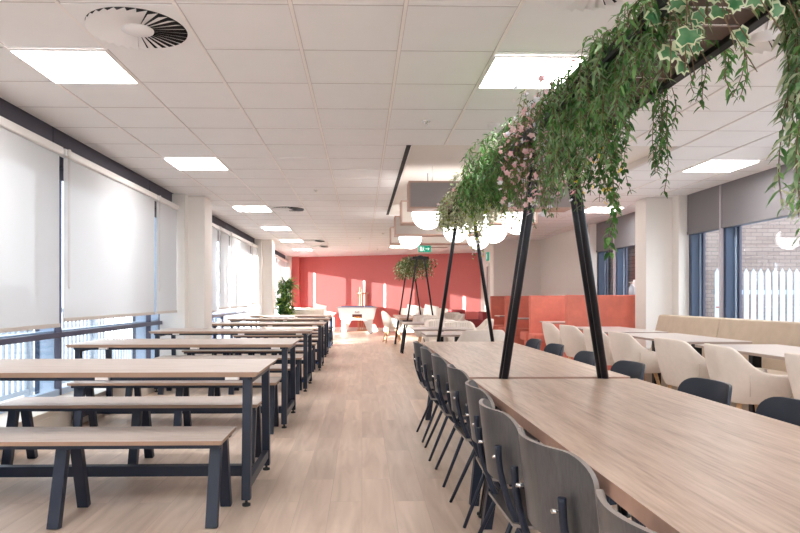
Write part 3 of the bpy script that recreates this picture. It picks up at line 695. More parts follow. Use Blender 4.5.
# ------------------------------------------------------------------ banquette
def banquette():
    t = thing('banquette', 'long sand suede banquette under the right windows', 'banquette', (4.25, 2.2, 0))
    ys = [0.62, 1.76, 3.42, 5.17, 6.72]
    for i in range(4):
        a, b = ys[i]+0.006, ys[i+1]-0.006
        sl = 0.06 if i == 3 else 0
        m = MB(); vs = []
        for y, e_ in ((a, 0), (b, sl)):
            vs += [(-0.10, y+e_, 0.44), (0.0, y, 0.94), (0.06, y, 0.95), (0.12, y, 0.93), (0.12, y+e_, 0.44)]
        m.add(vs, [(0,1,2,3,4), (9,8,7,6,5), (0,5,6,1), (1,6,7,2), (2,7,8,3), (3,8,9,4), (4,9,5,0)]); m.build('back_panel', M['suede'], t, bevel=0.012, seg=3)
        MB().box(-0.50, -0.03, a, b, 0.30, 0.46).build('seat_cushion', M['suede'], t, bevel=0.02, seg=3)
    MB().box(-0.46, 0.12, 0.64, 6.70, 0.0, 0.30).build('plinth', M['suede'], t)
banquette()

# ------------------------------------------------------------------ coral booths
def booth_divider(y, label, front=True, back=True, x0=3.35, x1=4.64):
    t = thing('booth', label, 'booth', (x0, y, 0), 0, 'high backed coral booths'); L = x1-x0
    MB().box(0, L, -0.06, 0.06, 0.0, 1.235).build('high_back', M['coral'], t, bevel=0.015, seg=3)
    if front:
        MB().box(-0.05, L, -0.56, -0.07, 0.32, 0.49).build('seat_cushion', M['coral'], t, bevel=0.03, seg=3); MB().box(0.03, L, -0.52, -0.065, 0, 0.32).build('base', M['coral'], t)
    if back:
        MB().box(-0.05, L, 0.07, 0.56, 0.32, 0.49).build('seat_cushion', M['coral'], t, bevel=0.03, seg=3); MB().box(0.03, L, 0.065, 0.52, 0, 0.32).build('base', M['coral'], t)
booth_divider(10.25, 'wide coral velvet high back closest to the camera, left of the white column', False, True, x1=4.68)
booth_divider(12.5, 'second coral velvet high back with seat facing the camera'); booth_divider(14.65, 'third coral velvet high back in the booth row')
booth_divider(16.32, 'last coral velvet high back against the white wall', True, False)
MB_ = MB().box(4.645, 4.685, 10.32, 16.3, 0, 1.225).build('booth_side_panel', M['coral']); tag(MB_, 'long coral side panel joining the booths along the wall', 'booth panel')
ped_table('booth_table', 3.34, 4.60, 11.1, 11.75, 'pale table in the coral booth closest to the camera', 'tables in the coral booths', 1)
ped_table('booth_table', 3.34, 4.60, 13.25, 13.9, 'pale table in the middle coral booth', 'tables in the coral booths', 1)
ped_table('booth_table', 3.34, 4.60, 15.2, 15.75, 'pale table in the farthest coral booth', 'tables in the coral booths', 1)
t = thing('spray_bottle', 'clear sanitiser bottle standing on the coral booth back by the window', 'bottle', (4.44, 10.25, 1.235))
MB().lathe([(0, 0), (0.045, 0), (0.05, 0.02), (0.05, 0.12), (0.02, 0.16), (0.02, 0.18), (0, 0.18)], n=16).build('body', M['bottle'], t)
MB().lathe([(0, 0.18), (0.018, 0.18), (0.018, 0.22), (0, 0.22)], n=12).box(-0.05, 0.0, -0.008, 0.008, 0.20, 0.215).build('pump', M['clip'], t)

# ------------------------------------------------------------------ far end: pool table, cue rack, sofas, armchairs, plant
t = thing('pool_table', 'white pub style pool table with blue cloth at the end of the aisle', 'pool table', (-0.16, 20.6, 0))
MB().frust((-0.54, 0.54, 0.08, 1.62), 0.46, (-0.64, 0.64, 0.0, 1.70), 0.86).build('cabinet', M['poolwhite'], t, bevel=0.02)
MB().frust((-0.68, 0.68, -0.04, 1.74), 0.86, (-0.64, 0.64, 0.0, 1.70), 0.90).box(-0.5, 0.5, -0.045, -0.03, 0.855, 0.885).build('rail', M['grey'], t)
MB().box(-0.54, 0.54, 0.1, 1.6, 0.90, 0.906).build('cloth', M['cloth'], t)
for sx in (-1, 1):
    for y in (0.15, 1.4):
        xo = sx*0.52
        MB().frust(tuple(sorted((xo, xo-sx*0.14)))+(y, y+0.14), 0.02, tuple(sorted((xo, xo-sx*0.33)))+(y-0.05, y+0.2), 0.46).build('leg', M['poolwhite'], t)
        MB().lathe([(0, 0), (0.03, 0), (0.03, 0.02), (0, 0.02)], (xo-sx*0.06, y+0.07, 0), 10).build('foot', M['rubber'], t)
pp = MB()
def face_y(z): return 0.08*(0.86-z)/0.40 - 0.006
def pq(x0, x1, z0, z1, mi, off=0.0): pp.add([(x0, face_y(z0)-off, z0), (x1, face_y(z0)-off, z0), (x1, face_y(z1)-off, z1), (x0, face_y(z1)-off, z1)], [(0,1,2,3)], mi)
pq(-0.16, 0.16, 0.53, 0.65, 1)
for i in range(7):
    x = -0.14+0.04*i; h = [0.03, 0.06, 0.04, 0.07, 0.05, 0.06, 0.03][i]
    pp.add([(x, face_y(0.535)-.003, 0.535), (x+0.04, face_y(0.535)-.003, 0.535), (x+0.02, face_y(0.535+h)-.003, 0.535+h)], [(0,1,2)], 0 if i % 2 else 2)
pq(-0.085, 0.085, 0.69, 0.703, 1, .001); pq(-0.03, 0.03, 0.715, 0.735, 1, .001); pq(-0.07, -0.045, 0.715, 0.75, 1, .001); pq(0.045, 0.07, 0.715, 0.75, 1, .001)
pp.build('front_decal', [M['flame'], M['printdark'], M['yellow']], t)
t = thing('cue_rack', 'wooden cue rack leaning at the red wall behind the pool table', 'cue rack', (0.02, 22.58, 0))
MB().box(-0.2, 0.2, -0.05, 0.05, 0.0, 0.05).build('base', M['cue'], t); MB().box(-0.22, 0.22, -0.04, 0.04, 1.34, 1.38).build('cue_holder', M['cue'], t)
MB().box(-0.17, -0.14, -0.02, 0.02, 0.05, 1.36).box(0.14, 0.17, -0.02, 0.02, 0.05, 1.36).build('upright', M['cue'], t)
for x, h, cl_ in ((-0.10, 1.58, 'leftmost pool cue in the rack at the red wall'), (-0.03, 1.5, 'shortest pool cue in the rack, second from left'), (0.04, 1.75, 'tallest pool cue standing in the rack'), (0.09, 1.70, 'rightmost pool cue in the rack at the red wall')):
    tag(MB().tube([(x, 0, 0.05), (x, 0, h)], [0.014, 0.007], 8).build('pool_cue', M['cue'], loc=(0.02, 22.58, 0)), cl_, 'cue', 'pool cues in the rack')
def sofa(x, y, rz, w, label, cush=1):
    t = thing('sofa', label, 'sofa', (x, y, 0), rz)
    MB().box(-w/2, w/2, -0.38, 0.38, 0.1, 0.42).build('base', M['cream'], t, bevel=0.03)
    MB().box(-w/2+.14, w/2-.14, -0.36, 0.2, 0.42, 0.52).build('seat_cushion', M['cream'], t, bevel=0.03)
    MB().box(-w/2, w/2, 0.2, 0.38, 0.42, 0.86).build('backrest', M['cream'], t, bevel=0.04)
    for s_ in (-1, 1): MB().box(s_*w/2-(0.14 if s_ > 0 else 0), s_*w/2+(0.14 if s_ < 0 else 0), -0.38, 0.38, 0.42, 0.66).build('armrest', M['cream'], t, bevel=0.03)
    for sx in (-1, 1):
        for sy in (-1, 1): MB().box(sx*(w/2-.1)-.02, sx*(w/2-.1)+.02, sy*.3-.02, sy*.3+.02, 0, 0.1).build('leg', M['beech'], t)
sofa(-1.75, 18.6, PI, 1.3, 'pale sofa seen from behind, left of the pool table')
sofa(-1.75, 21.6, 0.3, 1.2, 'pale sofa facing the room, behind the nearer sofa at the red wall')
def cushion(x, y, z, rz, tilt, label):
    m = MB(); n = 10; P = []
    for s_ in (-1, 1):
        for i in range(n+1):
            for j in range(n+1):
                u, v = -1+2*i/n, -1+2*j/n; P.append((u*0.22, s_*0.07*((1-u**4)*(1-v**4))**0.5, v*0.22))
    k = n+1; o_ = k*k
    m.add(P, [(i*k+j, (i+1)*k+j, (i+1)*k+j+1, i*k+j+1) for i in range(n) for j in range(n)] + [(o_+i*k+j+1, o_+(i+1)*k+j+1, o_+(i+1)*k+j, o_+i*k+j) for i in range(n) for j in range(n)], 0, True)
    c_ = m.build('cushion', M['pillow'], loc=(x, y, z)); c_.rotation_euler = (tilt, 0.2, rz); tag(c_, label, 'cushion', 'pale scatter cushions')
cushion(-1.45, 21.50, 0.75, 0.3, -0.2, 'pale scatter cushion leaning on the sofa at the red wall, left of the pool table')
sofa(1.95, 19.6, -0.1, 1.5, 'pale sofa with scatter cushions by the red wall right of the distant planter')
cushion(1.60, 19.60, 0.74, 0, -0.2, 'pale scatter cushion on the left half of the right hand sofa')
cushion(2.15, 19.55, 0.74, 0, -0.2, 'pale scatter cushion on the right half of the right hand sofa')
def armchair(x, y, rz, label):
    t = thing('armchair', label, 'armchair', (x, y, 0), rz)
    MB().box(-0.34, 0.34, -0.32, 0.32, 0.12, 0.42).build('seat', M['darkred'], t, bevel=0.03)
    MB().box(-0.34, 0.34, 0.18, 0.32, 0.42, 0.80).build('backrest', M['darkred'], t, bevel=0.03)
    for s_ in (-1, 1): MB().box(min(s_*.34, s_*.24), max(s_*.34, s_*.24), -0.32, 0.2, 0.42, 0.58).build('armrest', M['darkred'], t, bevel=0.02)
    for sx in (-1, 1):
        for sy in (-1, 1): MB().box(sx*.28-.02, sx*.28+.02, sy*.26-.02, sy*.26+.02, 0, .12).build('leg', M['black'], t)
armchair(3.15, 17.6, -PI/2, 'dark red low armchair beside the coral booths')
armchair(3.0, 20.6, -0.4, 'dark red low armchair against the far red wall')
# potted plant
t = thing('potted_plant', 'bushy green dracaena in a pot past the left table row', 'plant', (-2.16, 17.75, 0))
MB().lathe([(0, 0), (0.15, 0), (0.20, 0.38), (0.18, 0.38), (0.17, 0.34), (0, 0.34)], n=24).build('pot', M['pot'], t)
MB().lathe([(0, 0.345), (0.17, 0.345), (0.17, 0.33)], n=20).build('soil', M['soil'], t)
def leaf(mb, p, d, up, L, w, mi=0, fold=0.15, droop=0.0):
    """pointed leaf of two folded halves, 4 segments"""
    d = d.normalized(); s_ = d.cross(up)
    if s_.length < 1e-3: s_ = d.orthogonal()
    s_.normalize(); n_ = s_.cross(d)
    q = []
    for f, ww in ((0, 0.12), (0.35, 1.0), (0.70, 0.72), (1.0, 0.0)):
        c_ = p + d*L*f + Vector((0, 0, -droop*L*f*f))
        q.append((c_, ww))
    vs = []
    for c_, ww in q[:3]: vs += [c_ + s_*w*ww*0.5 + n_*w*fold*ww, c_, c_ - s_*w*ww*0.5 + n_*w*fold*ww]
    vs.append(q[3][0])
    mb.add(vs, [(0,1,4,3), (1,2,5,4), (3,4,7,6), (4,5,8,7), (6,7,9), (7,8,9)], mi, True)
R = random.Random(11)
def rv(s=1.0): return Vector((R.uniform(-s, s), R.uniform(-s, s), R.uniform(-s, s)))
lf = MB(); st = MB()
for i in range(46):
    a = R.uniform(0, 2*PI); r = R.uniform(0.02, 0.12); h = R.uniform(0.42, 1.66)
    top = Vector((r*math.cos(a)*1.7, r*math.sin(a)*1.7, h)); st.tube([(r*math.cos(a), r*math.sin(a), 0.33), top], 0.008, 5)
    for k in range(22):
        b = R.uniform(0, 2*PI); e_ = R.uniform(-0.2, 1.3)
        d_ = Vector((math.cos(b)*math.cos(e_), math.sin(b)*math.cos(e_), math.sin(e_)))
        leaf(lf, top+Vector((0, 0, R.uniform(-0.15, 0.03))), d_, Vector((0, 0, 1)), R.uniform(0.20, 0.36), 0.050, R.choice((0, 0, 1, 2)), droop=0.35)
st.build('stem', M['gstem'], t); lf.build('foliage', [M['g_mid'], M['g_dark'], M['g_lime']], t)

# ------------------------------------------------------------------ acoustic rafts and globe lamps
def raft(y, label, felt='felt', x0=0.56, x1=2.53):
    t = thing('acoustic_baffle', label, 'acoustic baffle', (x0, y, 2.26), 0, 'felt acoustic baffles'); L = x1-x0; D = 0.30
    MB().box(0.0, L, 0.0, D, 0.0, 0.02).box(0, L, 0, D, 0.31, 0.33).box(-0.0, 0.02, 0.0, D, 0.02, 0.31).box(L-0.02, L, 0.0, D, 0.02, 0.31).build('timber_frame', M['trim'], t)
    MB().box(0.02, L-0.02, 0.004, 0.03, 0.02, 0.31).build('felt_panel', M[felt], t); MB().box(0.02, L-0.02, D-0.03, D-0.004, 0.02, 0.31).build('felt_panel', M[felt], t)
    top = (RZ if y < RY1 else ZC)-2.26
    for x in (0.3, 1.0, L-0.3): MB().tube([(x, D/2, 0.33), (x, D/2, top)], 0.0025, 5).build('wire', M['chrome'], t)
for y, l, f_ in ((7.52, 'grey felt acoustic baffle with timber trim, the nearest one', 'felt'), (9.02, 'felt acoustic baffle coloured lamplit cream, second from the camera', 'feltlit'), (10.72, 'acoustic baffle coloured lamplit beige, third from the camera', 'feltlit_dim'), (12.42, 'acoustic baffle coloured lamplit cream, farthest away near the exit sign', 'feltlit')): raft(y, l, f_)
def globe(x, y, label, zb=2.07):
    t = thing('globe_lamp', label, 'pendant lamp', (x, y, zb), 0, 'white opal globe lamps'); r = 0.205
    prof = [(r*math.sin(PI*k/20), r-r*math.cos(PI*k/20)) for k in range(21)]; prof[0] = (0.0001, 0); prof[-1] = (0.0001, 2*r)
    MB().lathe(prof, n=32).build('globe', M['globe'], t)
    MB().lathe([(0, 2*r-0.005), (0.05, 2*r-0.005), (0.05, 2*r+0.04), (0, 2*r+0.04)], n=16).build('cap', M['black'], t)
    zt = RZ if (RX0 < x < RX1 and RY0 < y < RY1) else ZC
    MB().tube([(0, 0, 2*r+0.04), (0, 0, zt-zb)], 0.004, 6).build('cord', M['black'], t)
globe(0.85, 8.1, 'large opal globe lamp under the left end of the baffles, nearest left'); globe(2.15, 8.68, 'large opal globe lamp right behind the near black pole')
globe(1.50, 8.35, 'opal globe lamp seen behind the flowers of the far frame'); globe(1.50, 10.0, 'opal globe lamp left of the far frame poles, half hidden by a pole')
globe(0.87, 11.3, 'smallest opal globe lamp at the left, above the exit sign'); globe(2.12, 11.4, 'opal globe lamp low behind the far frame right pole'); globe(2.13, 10.1, 'opal globe lamp right of the far frame right pole')

# ------------------------------------------------------------------ ceiling fittings
def ceiling_light(x, y, label):
    t = thing('ceiling_light', label, 'ceiling light', (x, y, ZC-0.012), 0, 'square ceiling light panels')
    MB().box(-.297, .297, -.297, .297, 0.0, 0.006).build('diffuser', M['lamp'], t)
    f = MB()
    for a in ((-.30, .30, -.30, -.285), (-.30, .30, .285, .30), (-.30, -.285, -.285, .285), (.285, .30, -.285, .285)): f.box(*a, -0.004, 0.008)
    f.build('frame', M['tee'], t)
LL = [(-1.87, 4.18, 'bright square ceiling light panel at the upper left'), (1.13, 4.23, 'bright square ceiling light panel at upper centre right'), (-1.87, 7.18, 'square ceiling light, second from the camera on the left'),
      (4.13, 7.18, 'square ceiling light above the right window fascia'), (-1.87, 10.78, 'square ceiling light, third from the camera on the left'), (4.13, 10.78, 'small square ceiling light behind the hanging leaves on the right'),
      (4.13, 4.18, 'square ceiling light beyond the right edge'), (-1.87, 13.78, 'square ceiling light, fourth from the camera on the left'), (-1.87, 16.78, 'square ceiling light, fifth from the camera on the left'), (-1.87, 19.78, 'square ceiling light, last on the left'),
      (1.13, 14.98, 'square ceiling light above the distant planter'), (1.13, 18.58, 'square ceiling light nearest the red wall'), (-1.87, 1.18, 'extra ceiling light added overhead on the left window side'), (1.13, 1.18, 'extra ceiling light added overhead above the communal table'), (4.13, 1.18, 'extra ceiling light added overhead on the right window side'),
      (-1.87, -1.82, 'extra ceiling light added behind the camera, left window side'), (1.13, -1.82, 'extra ceiling light added behind the camera, middle of the room'), (4.13, -1.82, 'extra ceiling light added behind the camera, right window side')]  # overhead and behind-camera panels are extra, unseen, put in for more illumination
for x, y, l in LL: ceiling_light(x, y, l)
def diffuser(x, y, label):
    t = thing('air_diffuser', label, 'air diffuser', (x, y, ZC-0.02), 0, 'round swirl air diffusers'); r = 0.272
    pl_ = MB().box(-.296, .296, -.296, .296, 0.013, 0.0185).build('face_plate', M['ceil'], t)
    MB().lathe([(r, 0.012), (r, 0.0125), (0.0001, 0.0125)], n=48).build('dark_throat', M['gap'], t)
    v = MB(); n = 30
    for i in range(n):
        a = 2*PI*i/n; a2 = a+2*PI/n*1.0
        p = [(0.085*math.cos(a), 0.085*math.sin(a), 0.002), (r*math.cos(a), r*math.sin(a), -0.010), (r*math.cos(a2), r*math.sin(a2), 0.011), (0.085*math.cos(a2), 0.085*math.sin(a2), 0.010)]
        v.add(p, [(0,1,2,3)])
    v.build('vane_ring', M['ceil'], t)
    MB().lathe([(0.0001, 0.0), (0.088, 0.002), (0.09, 0.008)], n=32).build('hub', M['ceil'], t)
for x, y, l in ((-1.27, 3.58, 'round swirl air diffuser at the upper left'), (1.13, 3.0, 'round air diffuser cut by the top edge'), (2.33, 3.58, 'round air diffuser seen behind the planter tray at upper right'), (-1.27, 10.78, 'round air diffuser beside the third left ceiling light'),
                (-1.27, 16.78, 'distant round air diffuser, nearer of the far pair'), (-1.27, 18.58, 'distant round air diffuser, farther of the far pair')): diffuser(x, y, l)
t = thing('smoke_detector', 'white smoke detector on the ceiling left of the flowers', 'smoke detector', (1.155, 5.5, ZC-0.001))
MB().lathe([(0.0001, -0.055), (0.03, -0.055), (0.035, -0.03), (0.05, -0.028), (0.055, 0.0)], n=24).build('body', M['clip'], t); MB().lathe([(0.0001, -0.06), (0.012, -0.058), (0.014, -0.054)], n=12).build('sensor', M['grey'], t)
for i, (x, y, l) in enumerate(((0.555, 5.42, 'ceiling sprinkler left of the smoke detector'), (-0.65, 8.9, 'ceiling sprinkler above the far left tables'), (-0.05, 16.0, 'ceiling sprinkler near the far wall'), (0.5, 14.8, 'ceiling sprinkler left of the third baffle'), (0.5, 19.6, 'ceiling sprinkler above the distant planter'))):
    tag(MB().lathe([(0.0001, -0.03), (0.015, -0.028), (0.012, -0.012), (0.035, -0.006), (0.036, 0)], (0, 0, 0), 16).build('sprinkler', M['chrome' if i == 0 else 'clip'], loc=(x, y, ZC-0.001)), l, 'sprinkler', 'ceiling sprinklers')
# exit signs
t = thing('exit_sign', 'green running man exit sign hanging above the distant planter', 'exit sign', (1.80, 18.0, 2.50))
MB().box(-0.18, 0.18, -0.02, 0.02, 0, 0.19).build('panel', M['exit'], t); 
pg = MB(); yq = -0.024
def q2(x0, x1, z0, z1): pg.add([(x0, yq, z0), (x1, yq, z0), (x1, yq, z1), (x0, yq, z1)], [(0,1,2,3)])
q2(-0.14, -0.07, 0.03, 0.16); q2(0.02, 0.09, 0.085, 0.105); pg.add([(0.09, yq, 0.05), (0.14, yq, 0.095), (0.09, yq, 0.14)], [(0,1,2)])
q2(-0.045, -0.02, 0.13, 0.155); pg.add([(-0.06, yq, 0.12), (-0.015, yq, 0.12), (-0.025, yq, 0.07), (0.0, yq, 0.03), (-0.02, yq, 0.03), (-0.04, yq, 0.06), (-0.06, yq, 0.03), (-0.075, yq, 0.035), (-0.055, yq, 0.075)], [tuple(range(9))])
pg.build('pictogram', M['exitw'], t); MB().box(-0.18, 0.18, -0.025, 0.025, 0.19, 0.213).build('housing', M['clip'], t)
t = thing('exit_sign', 'small green exit box on the corridor wall above the door', 'exit sign', (3.62, 17.9, 2.25)); t.rotation_euler = (0, 0, math.atan2(cd.y, cd.x)+PI/2)
MB().box(-0.05, 0.05, -0.17, 0.17, 0, 0.24).build('panel', M['exit'], t); MB().box(0.05, 0.055, -0.1, 0.1, 0.05, 0.19).box(-0.04, 0.04, -0.173, -0.17, 0.04, 0.2).build('pictogram', M['exitw'], t)
t = thing('linear_diffuser', 'narrow slot grille in the ceiling right of the exit sign', 'ceiling grille', (2.28, 18.9, ZC-0.012)); MB().box(-0.3, 0.3, -0.08, 0.08, 0, 0.01).build('plate', M['trim'], t); MB().box(-0.27, 0.27, -0.05, -0.02, -0.002, 0.0).box(-0.27, 0.27, 0.02, 0.05, -0.002, 0).build('slot', M['gap'], t)
tag(MB().box(4.972, 4.974, 11.2, 11.42, 1.30, 1.52).build('notice', M['paper']), 'small white notice stuck on the window behind the coral booth', 'notice')

# ------------------------------------------------------------------ hanging planting
X_C = 1.037; ZT = 2.04; RAIL = 0.175
def strand(mbL, mbS, P, step, L, w, mats, spread=0.9, fold=0.15, droop=0.3, start=0.0, dirf=0.6, pair=True, sr=0.0016):
    """leaves set alternately along a smooth path"""
    mbS.tube(P[::2]+([P[-1]] if (len(P)-1) % 2 else []), sr, 4, cap=False)
    acc = 0; ln = 0; ph = R.uniform(0, 6)
    for i in range(len(P)-1):
        a, b = P[i], P[i+1]; seg = (b-a).length; t_ = (b-a).normalized()
        while acc < seg:
            p = a + t_*acc; ln += step
            for s_ in ((0, PI) if pair else (0,)):
                ph2 = ph + s_; o_ = t_.orthogonal().normalized(); o2 = t_.cross(o_)
                side = o_*math.cos(ph2) + o2*math.sin(ph2)
                d_ = (t_*dirf + side*spread + rv(0.25)); k_ = R.uniform(0.7, 1.15)
                leaf(mbL, p, d_, Vector((0, 0, 1))+rv(0.5), L*k_, w*k_, R.choice(mats), fold, droop)
            ph += 2.2+R.uniform(-.4, .4); acc += step
        acc -= seg
def drape(x0, y0, z0, dx, dy, up, fall, wob=0.03):
    """path up out of the tray, over the rail and down"""
    P = [Vector((x0, y0, z0)), Vector((x0+dx*0.4, y0+dy*0.3, z0+up)), Vector((x0+dx*0.85, y0+dy*0.6, z0+up*0.75)), Vector((x0+dx, y0+dy*0.8, z0-fall*0.2))]
    n_ = max(2, int(fall/0.12))
    for k in range(1, n_+1):
        f = k/n_; P.append(Vector((x0+dx+R.uniform(-wob, wob)*f, y0+dy*(0.8+0.2*f)+R.uniform(-wob, wob)*f, z0-fall*(0.2+0.8*f))))
    return smooth_path(P, 4)
def plant(name, label, group, mats, build, cat='trailing plant', fmat=None, loc=(0, 0, 0)):
    t = thing(name, label, cat, loc, 0, group)
    L, S_, F = MB(), MB(), []; build(L, S_, F)
    inv = Vector(loc)
    for mb in (L, S_): mb.v = [tuple(Vector(v)-inv) for v in mb.v]
    L.build('foliage', mats, t); S_.build('stem', M['stem'], t)
    F.sort(key=lambda f: f[0].length)
    rest = MB()
    for k_, (p, r, mi, ax) in enumerate(F):
        mb = MB() if k_ < 95 else rest
        o_ = ax.orthogonal().normalized(); o2 = ax.cross(o_); q = p-inv
        for j in range(5):
            a = 2*PI*j/5; leaf(mb, q, o_*math.cos(a)+o2*math.sin(a)+ax*0.35, ax, r, r*0.8, mi, 0.1, 0)
        if k_ < 95: mb.build('blossom', fmat, t)
    if rest.v: rest.build('blossom_cluster', fmat, t)['kind'] = 'stuff'
    return t
def flower(F, p, r, mi=0, n_=5): F.append((p.copy(), r, mi, rv(1).normalized()))
G = 'artificial garlands in the near planter tray'
U = R.uniform
# willow-leaf garland over the left rail (largest)
def b1(L, S_, F):
    for i in range(150):
        y = U(1.80, 2.95); f = (y-1.80)/1.15
        P = drape(X_C+U(-.185, -.06), y, ZT, U(-0.075, 0.05), U(-.12, .12), U(0.05, 0.10), U(0.03, 0.14+0.34*f))
        strand(L, S_, P, 0.024, 0.038, 0.0115, (0, 0, 1, 1, 2), droop=0.35)
plant('willow_garland', 'thick bright green willow leaved garland spilling over the left rail', G, [M['g_bam'], M['g_mid'], M['g_dark']], b1, loc=(X_C, 2.6, ZT))
def b2(L, S_, F):
    for i in range(100):
        y = U(2.95, 3.75); side = R.choice((-1, -1, -1, 1))
        P = drape(X_C+U(-.16, .02), y, ZT, side*U(0.0, 0.09), U(-.15, .15), U(0.03, 0.24), U(0.03, 0.46))
        strand(L, S_, P, 0.036, 0.026, 0.010, (0, 1, 1, 2), droop=0.2)
        for p in P[2::3]:
            if U(0, 1) < 0.6: flower(F, p+rv(0.03)+Vector((-0.02, -0.02, 0)), U(0.013, 0.024), R.choice((0, 0, 0, 1)))
plant('blossom_garland', 'pink blossom garland draped around the near pole tops', G, [M['g_mid'], M['g_olive'], M['g_dark']], b2, fmat=[M['pink'], M['white_f']], loc=(X_C, 3.45, ZT))
def b3(L, S_, F):
    for i in range(215):
        y = U(3.7, 5.15); P = drape(X_C+U(-.14, .08), y, ZT, R.choice((-1, -1, 1))*U(0.05, 0.17), U(-.15, .15), U(0.04, 0.27), U(0.0, 0.20))
        strand(L, S_, P, 0.030, 0.050, 0.013, (0, 0, 1, 2), droop=0.3)
plant('fern_garland', 'dense dark green fern garland between the two pole frames', G, [M['g_fern'], M['g_mid'], M['g_dark']], b3, loc=(X_C, 4.6, ZT))
def b4(L, S_, F):
    for i in range(190):
        y = U(5.0, 6.6); P = drape(X_C+U(-.12, .08), min(y, 6.3), ZT, R.choice((-1, -1, 1))*U(0.03, 0.19), U(-.1, .15), U(0.02, 0.19), U(0.05, 0.22))
        strand(L, S_, P, 0.034, 0.036, 0.030, (0, 0, 0, 0, 1, 2), droop=0.1)
        if U(0, 1) < 0.5: flower(F, P[len(P)//2]+rv(0.03), 0.024)
plant('variegated_garland', 'cream and green variegated leaf garland at the far end of the tray', G, [M['g_pale'], M['g_ivyedge'], M['g_lime']], b4, fmat=[M['pink']], loc=(X_C, 5.9, ZT))
def b5(L, S_, F):
    for i in range(11):
        P = drape(X_C+U(.05, .12), U(5.9, 6.3), ZT, U(-0.08, 0.06), U(-.05, .1), 0.04, U(0.2, 0.50))
        strand(L, S_, P, 0.05, 0.025, 0.016, (0, 1), droop=0.1)
        for p in P[6::2]:
            if U(0, 1) < 0.75: flower(F, p+rv(0.015), 0.016, R.choice((0, 0, 0, 1)))
plant('white_blossom_strand', 'pale blue white blossom strands hanging between the far frame poles', G, [M['g_lime'], M['g_mid']], b5, fmat=[M['white_f'], M['yel_f']], loc=(X_C, 6.1, ZT))
def b6(L, S_, F):
    for i in range(34):
        P = drape(X_C+U(.0, .12), U(2.95, 3.40), ZT, U(0.03, 0.16), U(-.1, .1), U(0.0, 0.12), U(0.1, 0.40))
        strand(L, S_, P, 0.036, 0.036, 0.020, (0, 0, 1), droop=0.2)
        for p in P[5::5]:
            if U(0, 1) < 0.3: flower(F, p+rv(0.02), 0.018)
    P = drape(X_C+.14, 3.2, ZT, 0.10, 0, 0.03, 0.62); strand(L, S_, P, 0.026, 0.042, 0.028, (0, 1, 2))
    P = drape(X_C+.14, 3.15, ZT, 0.09, 0, 0.03, 0.55); strand(L, S_, P, 0.026, 0.042, 0.028, (0, 1, 2))
plant('broadleaf_trailer', 'dark broad leaved trailer with small yellow flowers behind the right pole', G, [M['g_dark'], M['g_fern'], M['g_mid']], b6, fmat=[M['yel_f']], loc=(X_C, 3.2, ZT))
def b7(L, S_, F):
    for i in range(9):
        P = drape(X_C+.10, U(2.48, 2.66), ZT, U(0.06, 0.13), U(-.05, .05), U(0, 0.03), U(0.15, 0.44)); strand(L, S_, P, 0.024, 0.034, 0.012, (0, 1), droop=0.3)
plant('small_leaf_trailer', 'small leaved dark strand hanging straight from the right rail', G, [M['g_dark'], M['g_fern']], b7, loc=(X_C+.1, 2.57, ZT))
def b8(L, S_, F):
    for i in range(9):
        P = drape(X_C+.10, U(2.0, 2.32), ZT, U(0.08, 0.16), U(-.05, .05), U(0, 0.02), U(0.06, 0.21)); strand(L, S_, P, 0.024, 0.034, 0.012, (0, 1), droop=0.3)
plant('short_trailer', 'short leafy sprigs dangling from the middle of the right rail', G, [M['g_mid'], M['g_dark']], b8, loc=(X_C+.1, 2.15, ZT))
def b9(L, S_, F):
    for i in range(13):
        P = drape(X_C+.10, U(1.72, 1.88), ZT, U(0.09, 0.15), U(-.04, .04), U(0, 0.03), U(0.30, 0.72), 0.035); strand(L, S_, P, 0.026, 0.046, 0.015, (0, 0, 1, 2), droop=0.35)
    for i in range(10):
        P = drape(X_C+.12, U(1.62, 1.82), ZT, U(0.09, 0.22), U(-.04, .04), U(0.02, 0.07), U(0.05, 0.35), 0.03); strand(L, S_, P, 0.026, 0.050, 0.012, (1, 2, 2), droop=0.35)
plant('long_trailer', 'longest leafy strand hanging down at the upper right of the photo', G, [M['g_bam'], M['g_mid'], M['g_pale']], b9, loc=(X_C+.1, 1.87, ZT))
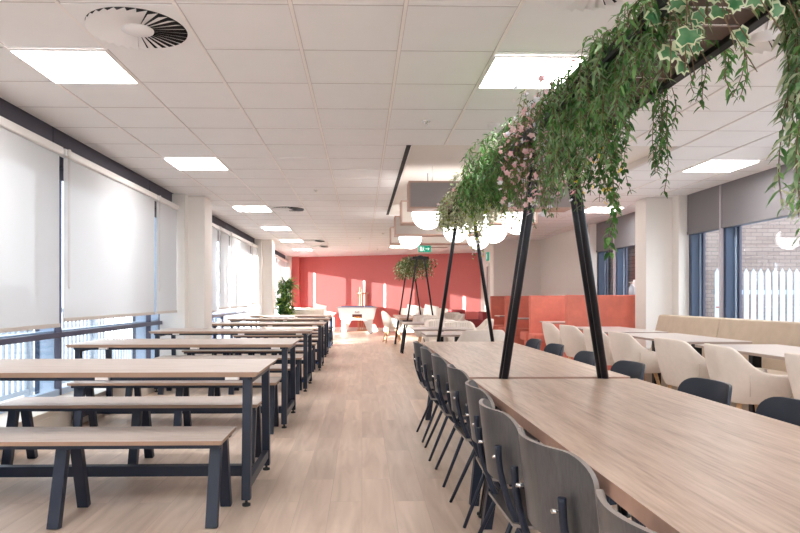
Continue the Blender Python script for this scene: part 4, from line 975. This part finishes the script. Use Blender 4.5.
def ivyleaf(L, p, d_, up, s):
    d_ = d_.normalized(); sd = d_.cross(up).normalized(); n_ = sd.cross(d_)
    out = [(0, -0.0), (0.28, -0.10), (0.50, 0.18), (0.30, 0.38), (0.34, 0.66), (0.13, 0.68), (0, 1.0), (-0.13, 0.68), (-0.34, 0.66), (-0.30, 0.38), (-0.50, 0.18), (-0.28, -0.10)]
    cen = (0, 0.33)
    def P(x, y, k, h): return p + sd*s*(cen[0]+(x-cen[0])*k) + d_*s*(cen[1]+(y-cen[1])*k) + n_*s*(h - 0.35*x*x)
    jag = U(0.68, 0.88)
    inner = [P(x, y, jag*U(0.85, 1.1), 0.05) for x, y in out]; outer = [P(x, y, 1, 0.0) for x, y in out]; c_ = P(*cen, 0, 0.06); k = len(out)
    L.add([c_]+inner, [(0, 1+i, 1+(i+1) % k) for i in range(k)], 0, True)
    L.add(inner+outer, [(i, k+i, k+(i+1) % k, (i+1) % k) for i in range(k)], 1, True)
def b10(L, S_, F):
    for i in range(21):
        y = U(1.42, 1.86); x = X_C-0.18+U(-.03, .15)
        P = smooth_path([Vector((X_C-.08, y, ZT)), Vector((x-.03, y, ZT+.07)), Vector((x-.02, y+U(-.05, .05), ZT-.04)), Vector((x+U(-.03, .10), y+U(-.08, .08), ZT-U(0.08, .26)))], 6)
        S_.tube(P, 0.0016, 4, cap=False)
        for k in range(3, len(P), 4):
            ivyleaf(L, P[k]+rv(0.025), Vector((U(-1, 1), U(-.4, .4), U(-1.3, .1))), Vector((U(-.4, .4), -1, U(-.3, .6))).normalized(), U(0.044, 0.066))
plant('ivy', 'variegated ivy with large cream edged leaves at the top of the tray', G, [M['g_ivy'], M['g_ivyedge']], b10, loc=(X_C-.16, 1.62, ZT))
def b11(L, S_, F):
    for i in range(16):
        y = U(0.6, 1.7); P = drape(X_C+U(-.1, .1), y, ZT, R.choice((-1, 1))*U(0.05, 0.16), U(-.1, .1), U(0.05, 0.18), U(0.0, 0.06))
        strand(L, S_, P, 0.03, 0.05, 0.014, (0, 1, 2))
plant('willow_garland', 'loose willow leaved garland along the tray nearest the camera', G, [M['g_bam'], M['g_mid'], M['g_pale']], b11, loc=(X_C, 1.2, ZT))
def b12(L, S_, F):
    for i in range(150):
        y = U(13.7, 16.3); P = drape(1.25+U(-.1, .1), y, ZT, R.choice((-1, -1, 1))*U(0.02, 0.34), U(-.1, .1), U(0.0, 0.06), U(0.05, 0.40))
        strand(L, S_, P, 0.065, 0.075, 0.030, (0, 0, 1, 2), pair=True, sr=0.003)
plant('mixed_garland', 'olive green garland in the distant planter tray', 'garlands in the distant planter', [M['g_olive'], M['g_dark'], M['g_pale']], b12, loc=(1.25, 14.9, ZT))
